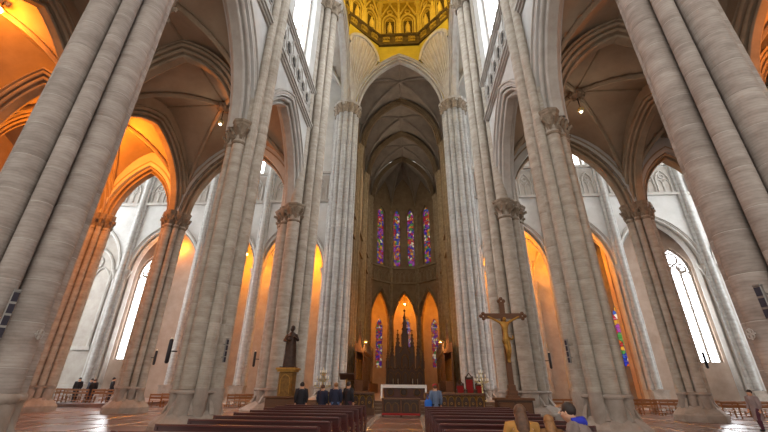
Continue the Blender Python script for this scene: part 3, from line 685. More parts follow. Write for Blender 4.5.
# ambulatory around the apse
V9 = [(-13, YA), (-13, YA+7), (-8.4, YA+12.6), (8.4, YA+12.6), (13, YA+7), (13, YA)]
for k in range(5):
    p, q = V9[k], V9[k+1]; L_ = hypot(q[0]-p[0], q[1]-p[1]); F = Fr(p, (q[0]-p[0], q[1]-p[1]))
    m = MB()
    if k == 2:
        fbox(m, F, 0, L_, 0, 5, -.25, .25); b = [0, 5.4, 11.4, L_]
        for q, c in enumerate((2.8, 8.8, 14.6)): wall_arch(m, F, b[q], b[q+1], 5, 22, c, .85, 13, 2.2, .5)
    else: fbox(m, F, 0, L_, 0, 22, -.25, .25)
    struct(m.build('wall_ambulatory_%d' % (k+1), 'wall_grey'), 'ambulatory wall behind apse face %s' % ['one', 'two', 'three', 'four', 'five'][k], 'wall')
    if k == 2:
        for c, w in ((2.8, 'beside the apse arch on the statue side'), (8.8, 'behind the spire of the high altar'), (14.6, 'beside the apse arch on the crucifix side')): window(F, c, .8, 5.05, 13, 2.1, 1, 0, 'glass_stained', 'stained ambulatory lancet ' + w, 6, 'wall_grey', tracery=False)
m = MB(); m.quadgrid([[(x, y, 20.6) for x, y in V8], [(x, y, 20.6) for x, y in V9]]); m.quadgrid([[(x, y, 21) for x, y in V8], [(x, y, 21) for x, y in V9]]); struct(m.build('ceiling_ambulatory', 'wall_grey'), 'ceiling of the ambulatory', 'ceiling')
m = MB(); m.cbox(-37, -20.6, 29.6, 42.2, -.1, .3, .02); struct(m.build('floor_transept', 'paving_red'), 'low stone step carrying the benches and the visitors', 'floor')
# sanctuary floor and steps
m = MB(); m.cbox(-7.0, 7.0, 28.3, 82, -.1, ZF, .02)
sf = struct(m.build('floor_sanctuary', 'step_stone'), 'raised sanctuary floor of warm polished stone', 'floor')
for i, y in enumerate((27.4, 27.7, 28.0)):
    m = MB(); m.cbox(-6.2, 6.2, y, 28.4, -.1, ZF*(i+1)/4, .02); m.build('step', 'step_stone', sf)

# ------------------------------------------------------------------ piers
def outline(circles, core, n=112):
    """outline of a clustered pier: union of round shafts around a core"""
    pts = []
    for i in range(n):
        th = 2*pi*i/n; ux, uy = cos(th), sin(th); best = core
        for cx, cy, r in circles:
            b = cx*ux + cy*uy; q = b*b - (cx*cx + cy*cy - r*r)
            if q > 0: best = max(best, b + sqrt(q))
        pts.append((best*ux, best*uy))
    return pts
def shafts(R, nl=8):
    """principal shafts on the axes, slimmer ones on the diagonals"""
    if nl == 8: return [((.70 if i % 2 == 0 else .705)*R*cos(i*pi/4), (.70 if i % 2 == 0 else .705)*R*sin(i*pi/4), (.30 if i % 2 == 0 else .20)*R) for i in range(8)]
    return [(.80*R*cos(i*2*pi/nl), .80*R*sin(i*2*pi/nl), .195*R) for i in range(nl)]
def fillets(R, nl=8): return [(.60*R*cos((i+.45 + .1*(i % 2))*2*pi/nl), .60*R*sin((i+.45 + .1*(i % 2))*2*pi/nl), .05*R) for i in range(nl)]
def capital_mesh(lobes, z, h=1.05, leaves=True):
    m = MB()
    for x, y, r in lobes:
        m.lathe([(r*1.0, z-h), (r*1.18, z-h+.06), (r*1.18, z-h+.14), (r*.98, z-h+.2), (r*1.05, z-h*.5), (r*1.42, z-.12), (r*1.5, z)], 10, (x, y, 0), caps=False)
        if leaves:
            for t in range(2):
                for q in range(6):
                    a = q*pi/3 + t*pi/6; rr_ = r*(1.22 + .3*t); zz = z - h*.52 + t*h*.34
                    m.tube([(x + r*1.0*cos(a), y + r*1.0*sin(a), zz-.22), (x + rr_*1.02*cos(a), y + rr_*1.02*sin(a), zz), (x + rr_*1.16*cos(a), y + rr_*1.16*sin(a), zz+.04), (x + rr_*1.18*cos(a), y + rr_*1.18*sin(a), zz-.07)], [.06, .10, .11, .05], 5)
    return m
def abacus_mesh(lobes, z):
    m = MB()
    for x, y, r in lobes: m.lathe([(r*1.45, z-.02), (r*1.6, z+.05), (r*1.62, z+.14), (r*1.75, z+.2), (r*1.78, z+.32), (.01, z+.33)], 8, (x, y, 0), rot=pi/8)
    return m
_course = {}
def course_mesh(key, prof, h, mat):
    if key not in _course:
        m = MB(); m.prism(prof, 0, h - .012, .006); o = m.build('stone_course', mat); 
        for p in o.data.polygons: p.use_smooth = len(p.vertices) == 4
        o.data.set_sharp_from_angle(angle=radians(19))
        _course[key] = o.data; bpy.data.objects.remove(o)
    return _course[key]
def pier_base(root, R, mat='plinth', nl=8):
    """stepped octagonal base with shafts dying into a sloped plinth, thin ledge above"""
    SH = shafts(R, nl); pr = outline([(x, y, r*1.06) for x, y, r in SH], R*.66)
    m = MB(); m.prism(pr, .4, LEDGE - .05); m.build('base_shafts', mat, root, True, 40)
    m = MB(); m.lathe([(R*1.44, 0), (R*1.44, .30), (R*1.41, .36), (R*1.36, .39), (R*1.33, .44), (R*1.08, .66), (R*.92, .80)], 8, rot=pi/8); m.build('plinth', mat, root)
    m = MB()
    for x, y, r in SH: m.lathe([(r*1.04, LEDGE-.11), (r*1.16, LEDGE-.07), (r*1.19, LEDGE-.01), (r*1.16, LEDGE+.03), (r*1.02, LEDGE+.07)], 14, (x, y, 0))
    m.lathe([(R*.86, LEDGE-.08), (R*.93, LEDGE-.04), (R*.93, LEDGE+.02), (R*.86, LEDGE+.06)], 24); m.build('ledge', mat, root, True, 40)
    for i in range(8):      # raised wedge panels between the shafts
        a = i*pi/4 + pi/8; m = MB(); m.tube([(R*.80*cos(a), R*.80*sin(a), LEDGE-.25), (R*1.0*cos(a), R*1.0*sin(a), .66)], [R*.06, R*.12], 4); m.build('plinth_wedge', mat, root)
def courses(root, prof, key, z0, z1, h, mat, xoff=0):
    me = course_mesh(key, prof, h, mat); n = int(round((z1 - z0)/h))
    for i in range(n):
        o = link('stone_course', me, root, (xoff, 0, z0 + i*h))
    m = MB(); m.prism([(x*.99, y*.99) for x, y in prof], z0, z0 + n*h); m.build('mortar_core', 'mortar', root, True, 38, loc=(xoff, 0, 0))
    return z0 + n*h

def near_pier(x, y, label):
    root = thing('clustered_pier', label, 'pillar', (x, y, 0)); R = 1.0
    pier_base(root, R); L = shafts(R); h = .82; drums = {}
    for i, (cx, cy, r) in enumerate(L):
        off = random.uniform(.1, .7)
        if r not in drums:
            m = MB(); m.lathe([(r*.988, 0), (r, .010), (r, h-.022), (r*.988, h-.012)], 24); o = m.build('shaft_drum', 'pier_near', None, True, 17); drums[r] = o.data; bpy.data.objects.remove(o)
        for k in range(31): link('shaft_drum', drums[r], root, (cx, cy, LEDGE - .6 + off + k*h), random.choice((0, pi/3, pi, 2*pi/3)))
        m = MB(); m.lathe([(r*.984, LEDGE), (r*.984, 28)], 24, (cx, cy, 0)); m.build('mortar_core', 'mortar', root, True)
    for cx, cy, r in fillets(R): m = MB(); m.lathe([(r, LEDGE), (r, 28)], 10, (cx, cy, 0)); m.build('fillet_shaft', 'pier_near', root, True)
    m = MB(); m.lathe([(R*.56, LEDGE), (R*.56, 28)], 32); m.build('core', 'pier_near', root, True)
    s = -1 if x < 0 else 1
    L = [q for q in L if q[0]*s > -.3]
    capital_mesh(L, HC).build('capital', 'capital', root, True); abacus_mesh(L, HC).build('abacus', 'capital', root)
    return root
def nave_pier(x, y, R, label, nl, key, ztop, mat='pier_far', split=HC, caps_low=True, cap_top=None, base=True, upper=None):
    root = thing('clustered_pier', label, 'pillar', (x, y, 0)); s = -1 if x < 0 else 1
    Ls = shafts(R, nl)
    prof = outline(Ls + fillets(R, nl), R*.55 if nl == 8 else R*.68)
    pier_base(root, R)
    zt = courses(root, prof, key, LEDGE + .08, split if upper else ztop, .8, mat)
    if caps_low:
        L = [q for q in Ls if q[0]*s > .1*R or (abs(q[0]) <= .1*R and nl == 8)]
        if nl == 12: L = [q for q in Ls if q[0]*s > -.05*R]
        capital_mesh(L, HC).build('capital', 'capital', root, True); abacus_mesh(L, HC).build('abacus', 'capital', root)
    if upper:      # nave-side shafts run from the floor to the high vault
        courses(root, [(px*s*-1, py) for px, py in upper], key + '_up' + str(s), LEDGE + .08, ztop, .8, mat)
        m = MB(); m.prism([(px*s*-1*1.08, py*1.1) for px, py in upper], .45, LEDGE + .12); m.build('base_shafts', 'plinth', root, True, 40)
    if cap_top:
        big = [(a*1.04, b*1.04, q*1.2) for a, b, q in Ls]; capital_mesh(big, cap_top, 1.6).build('high_capital', 'capital', root, True); abacus_mesh(big, cap_top).build('high_abacus', 'arch_stone', root)
    return root
# bundle of three nave shafts that runs on above the arcade capital (outline, nave side is +x)
def bundle():
    pts = []
    for (cx, cy, r, a0, a1) in ((.48, -.60, .22, -165, 60), (.66, 0, .32, -100, 100), (.48, .60, .22, -60, 165)):
        for j in range(9): a = radians(a0 + (a1-a0)*j/8); pts.append((cx + r*cos(a), cy + r*sin(a)))
    return pts + [(.1, .7), (.1, -.7)]
p0l = near_pier(-N, Y0, 'giant grey clustered stone pillar with a long loudspeaker, beside the orange lit vault')
p0r = near_pier(N, Y0, 'giant pinkish grey clustered stone pillar beside the person in a grey coat')
UPB = bundle()
p1l = nave_pier(-N, Y1, 1.0, 'tall clustered stone pillar rising at the pew ends, with a loudspeaker and sconce', 8, 'p1', 44, upper=UPB)
p1r = nave_pier(N, Y1, 1.0, 'tall clustered stone pillar rising behind the man with a blue hood', 8, 'p1', 44, upper=UPB)
p2l = nave_pier(-N, Y2, 1.52, 'massive crossing pillar behind the dark saint statue', 8, 'p2', 36, cap_top=37.4)
p2r = nave_pier(N, Y2, 1.52, 'massive crossing pillar behind the tall wooden crucifix', 8, 'p2', 36, cap_top=37.4)
p3l = nave_pier(-N, Y3, 1.65, 'pale finely grooved choir pillar behind the standing visitors and lectern', 12, 'p3', 36.6, 'pier_choir', caps_low=False, cap_top=38.2)
p3r = nave_pier(N, Y3, 1.65, 'pale finely grooved choir pillar behind the red seats', 12, 'p3', 36.6, 'pier_choir', caps_low=False, cap_top=38.2)
def aisle_pier(x, y, R, label, group=None):
    root = thing('aisle_column', label, 'column', (x, y, 0)); 
    if group: root['group'] = group
    pier_base(root, R); courses(root, outline(shafts(R) + fillets(R), R*.55), 'pa', LEDGE + .08, 12.6, .8, 'pier_far')
    L = shafts(R)
    capital_mesh(L, HC).build('capital', 'capital', root, True); abacus_mesh(L, HC).build('abacus', 'capital', root)
aisle_pier(-A, Y2, .92, 'clustered aisle column with leafy capital beside the dark clothed visitors')
aisle_pier(-O, Y2, .88, 'aisle column glowing orange down its shaft near the blind window')
aisle_pier(A, Y2, .92, 'clustered aisle column standing in front of the big white window')
aisle_pier(O, Y2, .88, 'aisle column beyond the person in a grey coat')
for sd in (-1, 1):
    aisle_pier(sd*A, Y1, .92, 'aisle column half hidden behind the giant pillar ' + ('by the orange vault' if sd < 0 else 'by the grey coated person'))
    aisle_pier(sd*O, Y1, .88, 'outer aisle column at the chapel arcade ' + ('under the orange vault' if sd < 0 else 'near the grey coated person'))

# ------------------------------------------------------------------ lamps
def pendant(name, label, x, y, z, power, color, bulb, drop=.9, r=.2, group=None):
    t = thing(name, label, 'lamp', (x, y, z), 0, group)
    m = MB(); m.tube([(0, 0, .25), (0, 0, drop)], .025, 6); m.build('chain', 'black_metal', t)
    m = MB(); m.lathe([(.06, .30), (.16, .24), (.22, .12), (.20, .08)], 12, caps=False); m.build('shade', 'brass', t, True)
    m = MB(); m.ball((0, 0, .0), .14, 12, 8); m.build('bulb', bulb, t, True)
    if power: point('lamp_light', (0, 0, -.3), power, color, r, t)
    return t
pendant('pendant_lamp', 'glaring orange lamp hung under the outer aisle vault by the giant grey pillar', -19.7, 11.2, 18.72, 620, ORANGE, 'bulb_warm', .6)
pendant('pendant_lamp', 'orange lamp under the outer aisle vault above the orange column', -20.5, 20.2, 17.6, 1900, ORANGE, 'bulb_orange', 1.6)
pendant('pendant_lamp', 'orange lamp under the outer aisle vault behind the pinkish giant pillar', 20.5, 11.2, 17.6, 800, ORANGE, 'bulb_orange', 1.6)
pendant('pendant_lamp', 'small pale lamp hanging from the vault boss near the orange lit column', -12.5, 20.25, 18.6, 45, (1, .84, .66), 'wax', 1.2)
pendant('pendant_lamp', 'small pale lamp hanging from the vault boss on the grey coated person side', 12.5, 20.25, 18.6, 45, (1, .84, .66), 'wax', 1.2)
for sd in (-1, 1):
    w = ' on the statue side' if sd < 0 else ' on the crucifix side'
    pendant('chapel_lamp', 'orange lamp in the chapel beside the choir pillar' + w, sd*13.4, 46.9, 18.0, 2600, (1, .30, .01), 'bulb_orange', 2)
    pendant('chapel_lamp', 'orange lamp in the second transept chapel' + w, sd*21.4, 46.9, 18.0, 1300, (1, .33, .01), 'bulb_orange', 2)
pendant('chapel_lamp', 'orange lamp over the recessed window beside the dark clothed visitors', -29.6, 44.1, 18.6, 420, (1, .33, .01), 'bulb_orange', 2)
pendant('sanctuary_lamp', 'small bright lamp hanging in the middle apse arch', 0, 77.5, 17.2, 1000, (1, .27, .01), 'bulb_warm', 3.4)
for sd in (-1, 1): pendant('ambulatory_lamp', 'orange lamp of the ambulatory' + (' on the statue side' if sd < 0 else ' on the crucifix side'), sd*8.3, 75.6, 16.5, 900, (1, .25, .008), 'bulb_orange', 4.15)
for sd in (-1, 1): pendant('ambulatory_lamp', 'orange lamp of the choir aisle' + (' on the statue side' if sd < 0 else ' on the crucifix side'), sd*10.4, 56, 15, 1500, (1, .48, .09), 'bulb_orange', 5)
for k in range(2):
    a = pi/4 + (k + 2)*pi/2
    t = thing('dome_floodlight', 'floodlight on the dome cornice above the ' + ('saint statue' if k == 0 else 'crucifix'), 'floodlight', (6.2*cos(a), CY + 6.2*sin(a), ZO + 2.35), a, 'floodlights on the dome cornice')
    m = MB(); m.box(-.2, .2, -.25, .25, .1, .5); m.build('housing', 'black_metal', t)
    m = MB(); m.box(-.21, -.2, -.2, .2, .15, .45); m.build('lens', 'bulb_warm', t)
    m = MB(); m.box(-.1, .1, -.1, .1, 0, .12); m.build('foot', 'black_metal', t)
    point('flood_light', (-.7, 0, .6), 1600, (1, .68, .16), .3, t)

# ------------------------------------------------------------------ pews
def make_pew(label, group):
    t = thing('pew', label, 'pew', (0, 0, 0), 0, group); w = 3.25
    m = MB(); m.cbox(-w/2, w/2, .03, .45, .42, .455, .012); m.build('seat', 'pew_wood', t)
    for z0, z1 in ((.80, .93), (.56, .74)):
        m = MB(); m.cbox(-w/2, w/2, -.025 if z0 > .7 else 0, .025, z0, z1, .012); m.build('back_slat', 'pew_wood', t)
    m = MB(); m.cbox(-w/2, w/2, -.10, .05, .93, .965, .012); m.build('book_ledge', 'pew_wood', t)
    for s_ in (-1, 1):
        m = MB(); pts = [(-.06, 0), (.46, 0), (.46, .08), (.40, .12), (.40, .40), (.46, .46), (.44, .62), (.16, .66), (.06, .95), (-.04, .97), (-.06, .5)]
        x0, x1 = s_*w/2 - .03, s_*w/2 + .03
        m.poly([(x0, y, z) for y, z in pts[::-1]]); m.poly([(x1, y, z) for y, z in pts]); m.quadgrid([[(x0, y, z) for y, z in pts], [(x1, y, z) for y, z in pts]], closed_v=True)
        m.build('end_panel', 'pew_wood', t)
    m = MB(); m.cbox(-w/2 + .1, w/2 - .1, -.36, -.2, .12, .17, .012); m.build('kneeler', 'pew_wood', t)
    for s_ in (-.9, 0, .9):
        m = MB(); m.box(s_-.03, s_+.03, -.34, .02, .04, .12); m.box(s_-.03, s_+.03, .02, .36, .3, .42); m.build('bracket', 'pew_wood', t)
    return t
pl = make_pew('long dark red wooden pew of the block facing the altar on the statue side', 'pews on the statue side')
pr = make_pew('long dark red wooden pew of the block facing the altar on the crucifix side', 'pews on the crucifix side')
for i in range(9):
    y = 16.5 - 1.2*i
    for src, x, dy, sdn in ((pl, -2.78, 0, 'statue'), (pr, 2.88, -.1, 'crucifix')):
        o = src if i == 0 else copy_tree(src); o.location = (x, y + dy, 0)
        o['label'] = '%s pew from the communion rail on the %s side of the aisle, dark red wood' % (['first', 'second', 'third', 'fourth', 'fifth', 'sixth', 'seventh', 'eighth', 'ninth'][i], sdn)

# ------------------------------------------------------------------ side benches in the transepts
def make_bench(label, group, w=2.1):
    t = thing('chapel_bench', label, 'bench', (0, 0, 0), 0, group)
    m = MB(); m.cbox(-w/2, w/2, .0, .42, .42, .46, .012); m.build('seat', 'bench_wood', t)
    for z in (.60, .82):
        m = MB(); m.cbox(-w/2, w/2, -.05, -.01, z, z+.13, .012); m.build('back_slat', 'bench_wood', t)
    for s_ in (-1, 0, 1):
        m = MB(); x = s_*(w/2-.06); m.box(x-.03, x+.03, -.06, .0, 0, .96); m.build('leg', 'bench_wood', t)
        m = MB(); m.box(x-.03, x+.03, .36, .42, 0, .42); m.build('leg', 'bench_wood', t)
        m = MB(); m.box(x-.025, x+.025, 0, .36, .2, .25); m.build('stretcher', 'bench_wood', t)
    m = MB(); m.cbox(-w/2, w/2, -.42, -.28, .14, .18, .012); m.build('kneeler', 'bench_wood', t)
    m = MB()
    for s_ in (-1, 1): m.box(s_*(w/2-.06)-.025, s_*(w/2-.06)+.025, -.4, -.06, .1, .15); m.box(s_*(w/2-.06)-.025, s_*(w/2-.06)+.025, -.4, -.34, 0, .15)
    m.build('kneeler_support', 'bench_wood', t)
    return t
sets = [('light wooden bench in front of the dark clothed visitors', 'benches before the visitors', [(-27.6, 30.2), (-25.3, 30.2), (-23.0, 30.2), (-28.4, 32.9), (-26.1, 32.9), (-23.8, 32.9)]),
        ('wooden bench between aisle column and pillar with sconce', 'benches behind the aisle column', [(-19.0, 31.4), (-19.2, 33.2)]),
        ('wooden bench behind the pew end pillar near the pale wall', 'benches near the pale wall', [(-13.2, 32.6), (-13.4, 34.4)]),
        ('wooden bench near the narrow stained glass window', 'benches before the stained glass', [(17.0, 30.2), (19.2, 30.2), (17.6, 31.9), (19.8, 31.9)]),
        ('light wooden bench beside the person in a grey coat', 'benches beside the grey coat', [(21.6, 27.8), (23.9, 27.8), (22.6, 29.6), (24.9, 29.6)]),
        ('light wooden bench seen past the blue hood of the seated man', 'benches past the blue hood', [(11.6, 30.2)])]
WH = {2: ['front one', 'one behind it'], 4: ['front row, end nearer the nave', 'front row, outer end', 'back row, end nearer the nave', 'back row, outer end'],
      6: ['front row, outer end', 'front row, middle', 'front row, by the column', 'back row, outer end', 'back row, middle', 'back row, by the column']}
for lb, g, sp in sets:
    b0 = make_bench(lb, g)
    for i, (x, y) in enumerate(sp):
        o = b0 if i == 0 else copy_tree(b0); o.location = (x, y, .3 if x < -21 else 0)
        if len(sp) > 1: o['label'] = lb + ', ' + WH[len(sp)][i]

# ------------------------------------------------------------------ communion rail and kneeling desk
for sd, (xa, xb) in ((-1, (-5.35, -1.6)), (1, (1.6, 5.35))):
    t = thing('communion_rail', 'carved brown communion rail with trefoil openings on the ' + ('statue side' if sd < 0 else 'crucifix side'), 'railing', ((xa+xb)/2, 26.0, 0)); w = xb-xa
    m = MB(); m.cbox(-w/2, w/2, -.2, .2, 1.18, 1.32, .03); m.build('top_rail', 'oak', t)
    m = MB(); m.cbox(-w/2, w/2, -.18, .18, 0, .42, .03); m.build('rail_base', 'oak', t)
    m = MB(); m.box(-w/2, w/2, .02, .08, .42, 1.18); m.build('rail_panel', 'dark_oak', t)
    n = 8; F = Fr((-w/2, 0), (1, 0))
    for i in range(n + 1):
        x = -w/2 + .1 + (w-.2)*i/n; m = MB(); m.lathe([(.07, .42), (.09, .5), (.05, .55), (.05, .95), (.09, 1.05), (.1, 1.18)], 8, (x, 0, 0)); m.build('baluster', 'gilt_dark', t, True)
    for i in range(n):
        s_ = .1 + (w-.2)*(i+.5)/n; m = MB(); tube_arch(m, F, s_, (w-.2)/n*.4, .9, .22, 0, 0, .025, 5, 5)
        m.tube([F(s_ + .06*cos(q*pi/4), .72 + .06*sin(q*pi/4), 0) for q in range(9)], .02, 5, False); m.build('trefoil', 'gilt', t, True)
t = thing('kneeling_desk', 'low brown wooden desk with two arched panels before the altar', 'desk', (.1, 25.4, 0))
m = MB(); m.cbox(-1.2, 1.2, -.28, .28, .94, 1.0, .02); m.build('desk_top', 'oak', t)
for x in (-1.12, 0, 1.12): m = MB(); m.cbox(x-.06, x+.06, -.24, .24, 0, .94, .015); m.build('leg', 'oak', t)
F = Fr((0, -.2), (1, 0))
for x in (-.56, .56):
    m = MB(); m.box(x-.5, x+.5, -.12, -.06, .2, .9); m.build('panel', 'dark_oak', t)
    m = MB()
    for q in (-.22, .22): tube_arch(m, F, x+q, .17, .55, .2, 0, .05, .025, 5, 6, .28)
    m.build('panel_arches', 'gilt_dark', t, True)
m = MB(); m.cbox(-1.15, 1.15, -.62, -.3, .1, .2, .02); m.build('kneeler', 'red_cloth', t)

# ------------------------------------------------------------------ altar
t = thing('altar', 'dark carved wooden altar with three medallions', 'altar', (.2, 31, ZF))
m = MB(); m.cbox(-1.5, 1.5, -.45, .45, 0, .9, .02); m.build('body', 'altar_wood', t)
m = MB(); m.cbox(-1.62, 1.62, -.55, .55, .9, 1.0, .02); m.build('table_top', 'altar_wood', t)
m = MB(); m.cbox(-1.6, 1.6, -.53, .53, -.0, .1, .02); m.build('foot', 'altar_wood', t)
for x in (-1.0, 0, 1.0):
    m = MB(); m.tube([(x, -.46, .52), (x, -.52, .52)], [.25, .2], 16); m.build('medallion', 'bronze', t, True)
    m = MB(); m.tube([(x + .25*cos(q*pi/8), -.47, .52 + .25*sin(q*pi/8)) for q in range(17)], .03, 6, False); m.build('medallion_ring', 'gilt_dark', t, True)
m = MB()
prof = [(-1.72, .02), (-1.70, 1.015), (-1.68, 1.03), (1.68, 1.03), (1.70, 1.015), (1.72, .02)]
m.quadgrid([[(x, y, z) for x, z in prof] for y in (-.58, -.56, .56, .58)])
m.quadgrid([[(x*.985, y, z-.02) for x, z in prof] for y in (-.56, .56)])
m.quadgrid([[(-1.70 + 3.4*i/24, -.58 + .012*(i % 2), 1.03) for i in range(25)], [(-1.71 + 3.42*i/24, -.60 + .02*(i % 2), .80) for i in range(25)]])
for x in (-1.72, 1.72): m.quadgrid([[(x, -.58, 1.02), (x, -.58, .02)], [(x*.92, -.62, 1.02), (x*.92, -.62, .02)]])
tag(m.build('altar_cloth', 'white_cloth', None, True, 30, (.2, 31, ZF)), 'white cloth draped over the altar with hanging ends', 'cloth')

# ------------------------------------------------------------------ high altar
t = thing('high_altar', 'dark gothic high altar with spire and pinnacles in the apse', 'altar', (0, 67, ZF))
m = MB(); m.cbox(-3.4, 3.4, -.8, .9, 0, 1.1, .05); m.cbox(-2.6, 2.6, -1.3, .9, 0, .9, .05); m.build('mensa', 'dark_oak', t)
m = MB(); m.cbox(-3.2, 3.2, -.3, .8, 1.1, 3.6, .05); m.build('retable', 'dark_oak', t)
F = Fr((0, -.32), (1, 0))
for i in range(5):
    x = (i-2)*1.2; m = MB(); tube_arch(m, F, x, .42, 2.3, .7, 0, -.04, .06, 6, 6, 1.3); m.tube([(x-.55, -.36, 3.2), (x, -.36, 4.3 - .2*abs(i-2)), (x+.55, -.36, 3.2)], .07, 6); m.build('niche', 'gilt_dark', t, True)
def pinnacle(m, x, y, z0, w, h1, h2):
    m.box(x-w, x+w, y-w, y+w, z0, z0+h1); m.lathe([(w*1.5, 0), (w*1.5, .1), (w*1.1, .15), (.02, h2)], 4, (x, y, z0+h1), rot=pi/4)
    for k in range(4):
        for q in range(4): a = q*pi/2 + pi/4; rr_ = w*1.1*(1-k/4.4)+.03; m.ball((x + rr_*cos(a), y + rr_*sin(a), z0+h1+.2+h2*k/4.4), w*.28, 5, 4)
    m.ball((x, y, z0+h1+h2), w*.35, 6, 4)
for x, z0, w, h1, h2 in ((-3.0, 3.6, .28, .9, 1.9), (3.0, 3.6, .28, .9, 1.9), (-2.2, 3.6, .38, 1.7, 2.4), (2.2, 3.6, .38, 1.7, 2.4), (-1.25, 3.6, .42, 3.2, 3.0), (1.25, 3.6, .42, 3.2, 3.0)):
    m = MB(); pinnacle(m, x, .2, z0, w, h1, h2); m.build('pinnacle', 'dark_oak', t)
m = MB(); m.box(-.95, .95, -.3, .8, 3.6, 7.0); pinnacle(m, 0, .2, 7.0, .62, 1.8, 4.4); m.build('central_tower', 'dark_oak', t)
m = MB(); tube_arch(m, F, 0, .55, 4.9, .9, 0, -.06, .09, 6, 8, 3.7); m.tube([(-.9, -.4, 6.0), (0, -.4, 7.6), (.9, -.4, 6.0)], .1, 6); m.build('tower_gable', 'gilt_dark', t, True)
for x in (-2.0, -1.2, 1.2, 2.0):
    k = thing('altar_candle', 'white candle on the high altar, ' + {-2.0: 'outer one toward the statue side', -1.2: 'inner one toward the statue side', 1.2: 'inner one toward the crucifix side', 2.0: 'outer one toward the crucifix side'}[x], 'candle', (x, 66.0, ZF + .905), 0, 'candles on the high altar')
    m = MB(); m.lathe([(.12, 0), (.05, .06), (.04, .4), (.09, .44)], 8); m.build('holder', 'brass', k, True)
    m = MB(); m.lathe([(.04, .44), (.035, 1.1)], 8); m.build('candle', 'wax', k, True)

# ------------------------------------------------------------------ choir stalls
for sd in (-1, 1):
    t = thing('choir_stalls', 'tall carved brown choir stalls with sloping canopy on the ' + ('statue side' if sd < 0 else 'crucifix side'), 'stalls', (sd*5.1, 53, ZF))
    m = MB(); m.box(*sorted((sd*.55, sd*.7)), -6.2, 6.2, 0, 4.7); m.build('back_panel', 'dark_oak', t)
    m = MB(); m.cbox(*sorted((-sd*.9, sd*.7)), -6.3, 6.3, 0, .35, .02); m.build('platform', 'oak', t)
    m = MB(); x0, x1 = -sd*.35, sd*.75
    prof = [(x0, 4.5), (x0, 4.8), (x1, 5.9), (x1, 4.7)]
    m.quadgrid([[(x, -6.3, z) for x, z in prof], [(x, 6.3, z) for x, z in prof]], closed_v=True); m.poly([(x, -6.3, z) for x, z in prof]); m.poly([(x, 6.3, z) for x, z in prof[::-1]]); m.build('canopy', 'oak', t)
    for i in range(9):
        y = -6 + 1.5*i
        m = MB(); m.cbox(*sorted((-sd*.3, sd*.6)), y-.06, y+.06, .35, 1.5, .02); m.tube([(-sd*.25, y, 1.5), (-sd*.3, y, 4.5)], .06, 6); m.build('stall_divider', 'oak', t)
        m = MB(); pinnacle(m, -sd*.3, y, 4.7, .1, .4, 1.0); m.build('pinnacle', 'oak', t)
        if i < 8: m = MB(); m.cbox(*sorted((-sd*.1, sd*.55)), y+.1, y+1.4, .8, .88, .02); m.build('seat', 'oak', t)
        if i < 8:
            FF = Fr((sd*.52, 0), (0, 1)); m = MB(); tube_arch(m, FF, y+.75, .5, 3.2, .8, 0, 0, .05, 5, 6, 1.6); m.build('panel_arch', 'gilt_dark', t, True)
    m = MB(); m.cbox(*sorted((-sd*1.1, -sd*.95)), -6.3, 6.3, 0, 1.2, .02); m.build('front_desk', 'oak', t)
    m = MB(); pinnacle(m, sd*.2, -6.2, 4.8, .18, 1.2, 2.2); m.build('end_pinnacle', 'oak', t)

# ------------------------------------------------------------------ statue on pedestal, crucifix
def skin(name, J, E, mat, parent, sub=1, loc=None):
    me = bpy.data.meshes.new(name); me.from_pydata([j[:3] for j in J], E, []); me.materials.append(MATS[mat])
    o = link(name, me, parent, loc); md = o.modifiers.new('Skin', 'SKIN'); md.use_smooth_shade = True
    for i, j in enumerate(J):
        sv = me.skin_vertices[0].data[i]; r = j[3]; sv.radius = r if isinstance(r, tuple) else (r, r); sv.use_root = (i == 0)
    s2 = o.modifiers.new('Sub', 'SUBSURF'); s2.levels = sub; s2.render_levels = sub
    return o
t = thing('statue_pedestal', 'gilded wooden pedestal with square base under the saint statue', 'pedestal', (-6.15, 22.0, 0))
m = MB(); m.cbox(-.95, .95, -.5, .5, 0, 1.05, .04); m.cbox(-1.02, 1.02, -.55, .55, 1.05, 1.13, .03); m.build('base', 'oak', t)
m = MB(); m.cbox(-.4, .4, -.36, .36, 1.13, 2.35, .04); m.build('shaft', 'gilt_dark', t)
m = MB(); m.cbox(-.5, .5, -.45, .45, 2.35, 2.45, .03); m.cbox(-.58, .58, -.52, .52, 2.45, 2.56, .03); m.build('top_slab', 'gilt', t)
m = MB(); F = Fr((0, -.37), (1, 0)); tube_arch(m, F, 0, .26, 1.9, .3, 0, 0, .03, 5, 6, 1.25); m.build('panel_arch', 'gilt', t, True)
t = thing('saint_statue', 'dark bronze robed saint statue standing on a gilded pedestal', 'statue', (-6.15, 22.0, 2.56))
m = MB(); n = 20
rows = []
for z, r, dx in ((0, .36, 0), (.1, .37, 0), (.5, .33, .01), (.9, .30, .02), (1.25, .27, .02), (1.5, .27, .0), (1.75, .27, 0), (1.88, .2, 0), (1.95, .09, 0)):
    rows.append([(dx + r*(1 + (.10*sin(q*2*pi/n*5 + z*1.5) if z < 1.6 else 0))*cos(q*2*pi/n), r*.78*(1 + (.10*sin(q*2*pi/n*5 + z*1.5) if z < 1.6 else 0))*sin(q*2*pi/n), z) for q in range(n)])
m.quadgrid(rows, closed_v=True); m.build('robe', 'bronze', t, True, 60)
m = MB(); m.tube([(-.24, 0, 1.78), (-.36, -.1, 1.45), (-.14, -.3, 1.4)], [.1, .1, .05], 8); m.tube([(.24, 0, 1.78), (.38, -.1, 1.5), (.2, -.32, 1.66)], [.1, .1, .05], 8); m.build('arms', 'bronze', t, True)
m = MB(); m.ball((0, -.02, 2.12), .135, 10, 8, 1.25); m.ball((0, -.155, 2.1), .03, 6, 4); m.tube([(0, 0, 1.9), (0, 0, 2.02)], .07, 8); m.build('head', 'bronze', t, True)
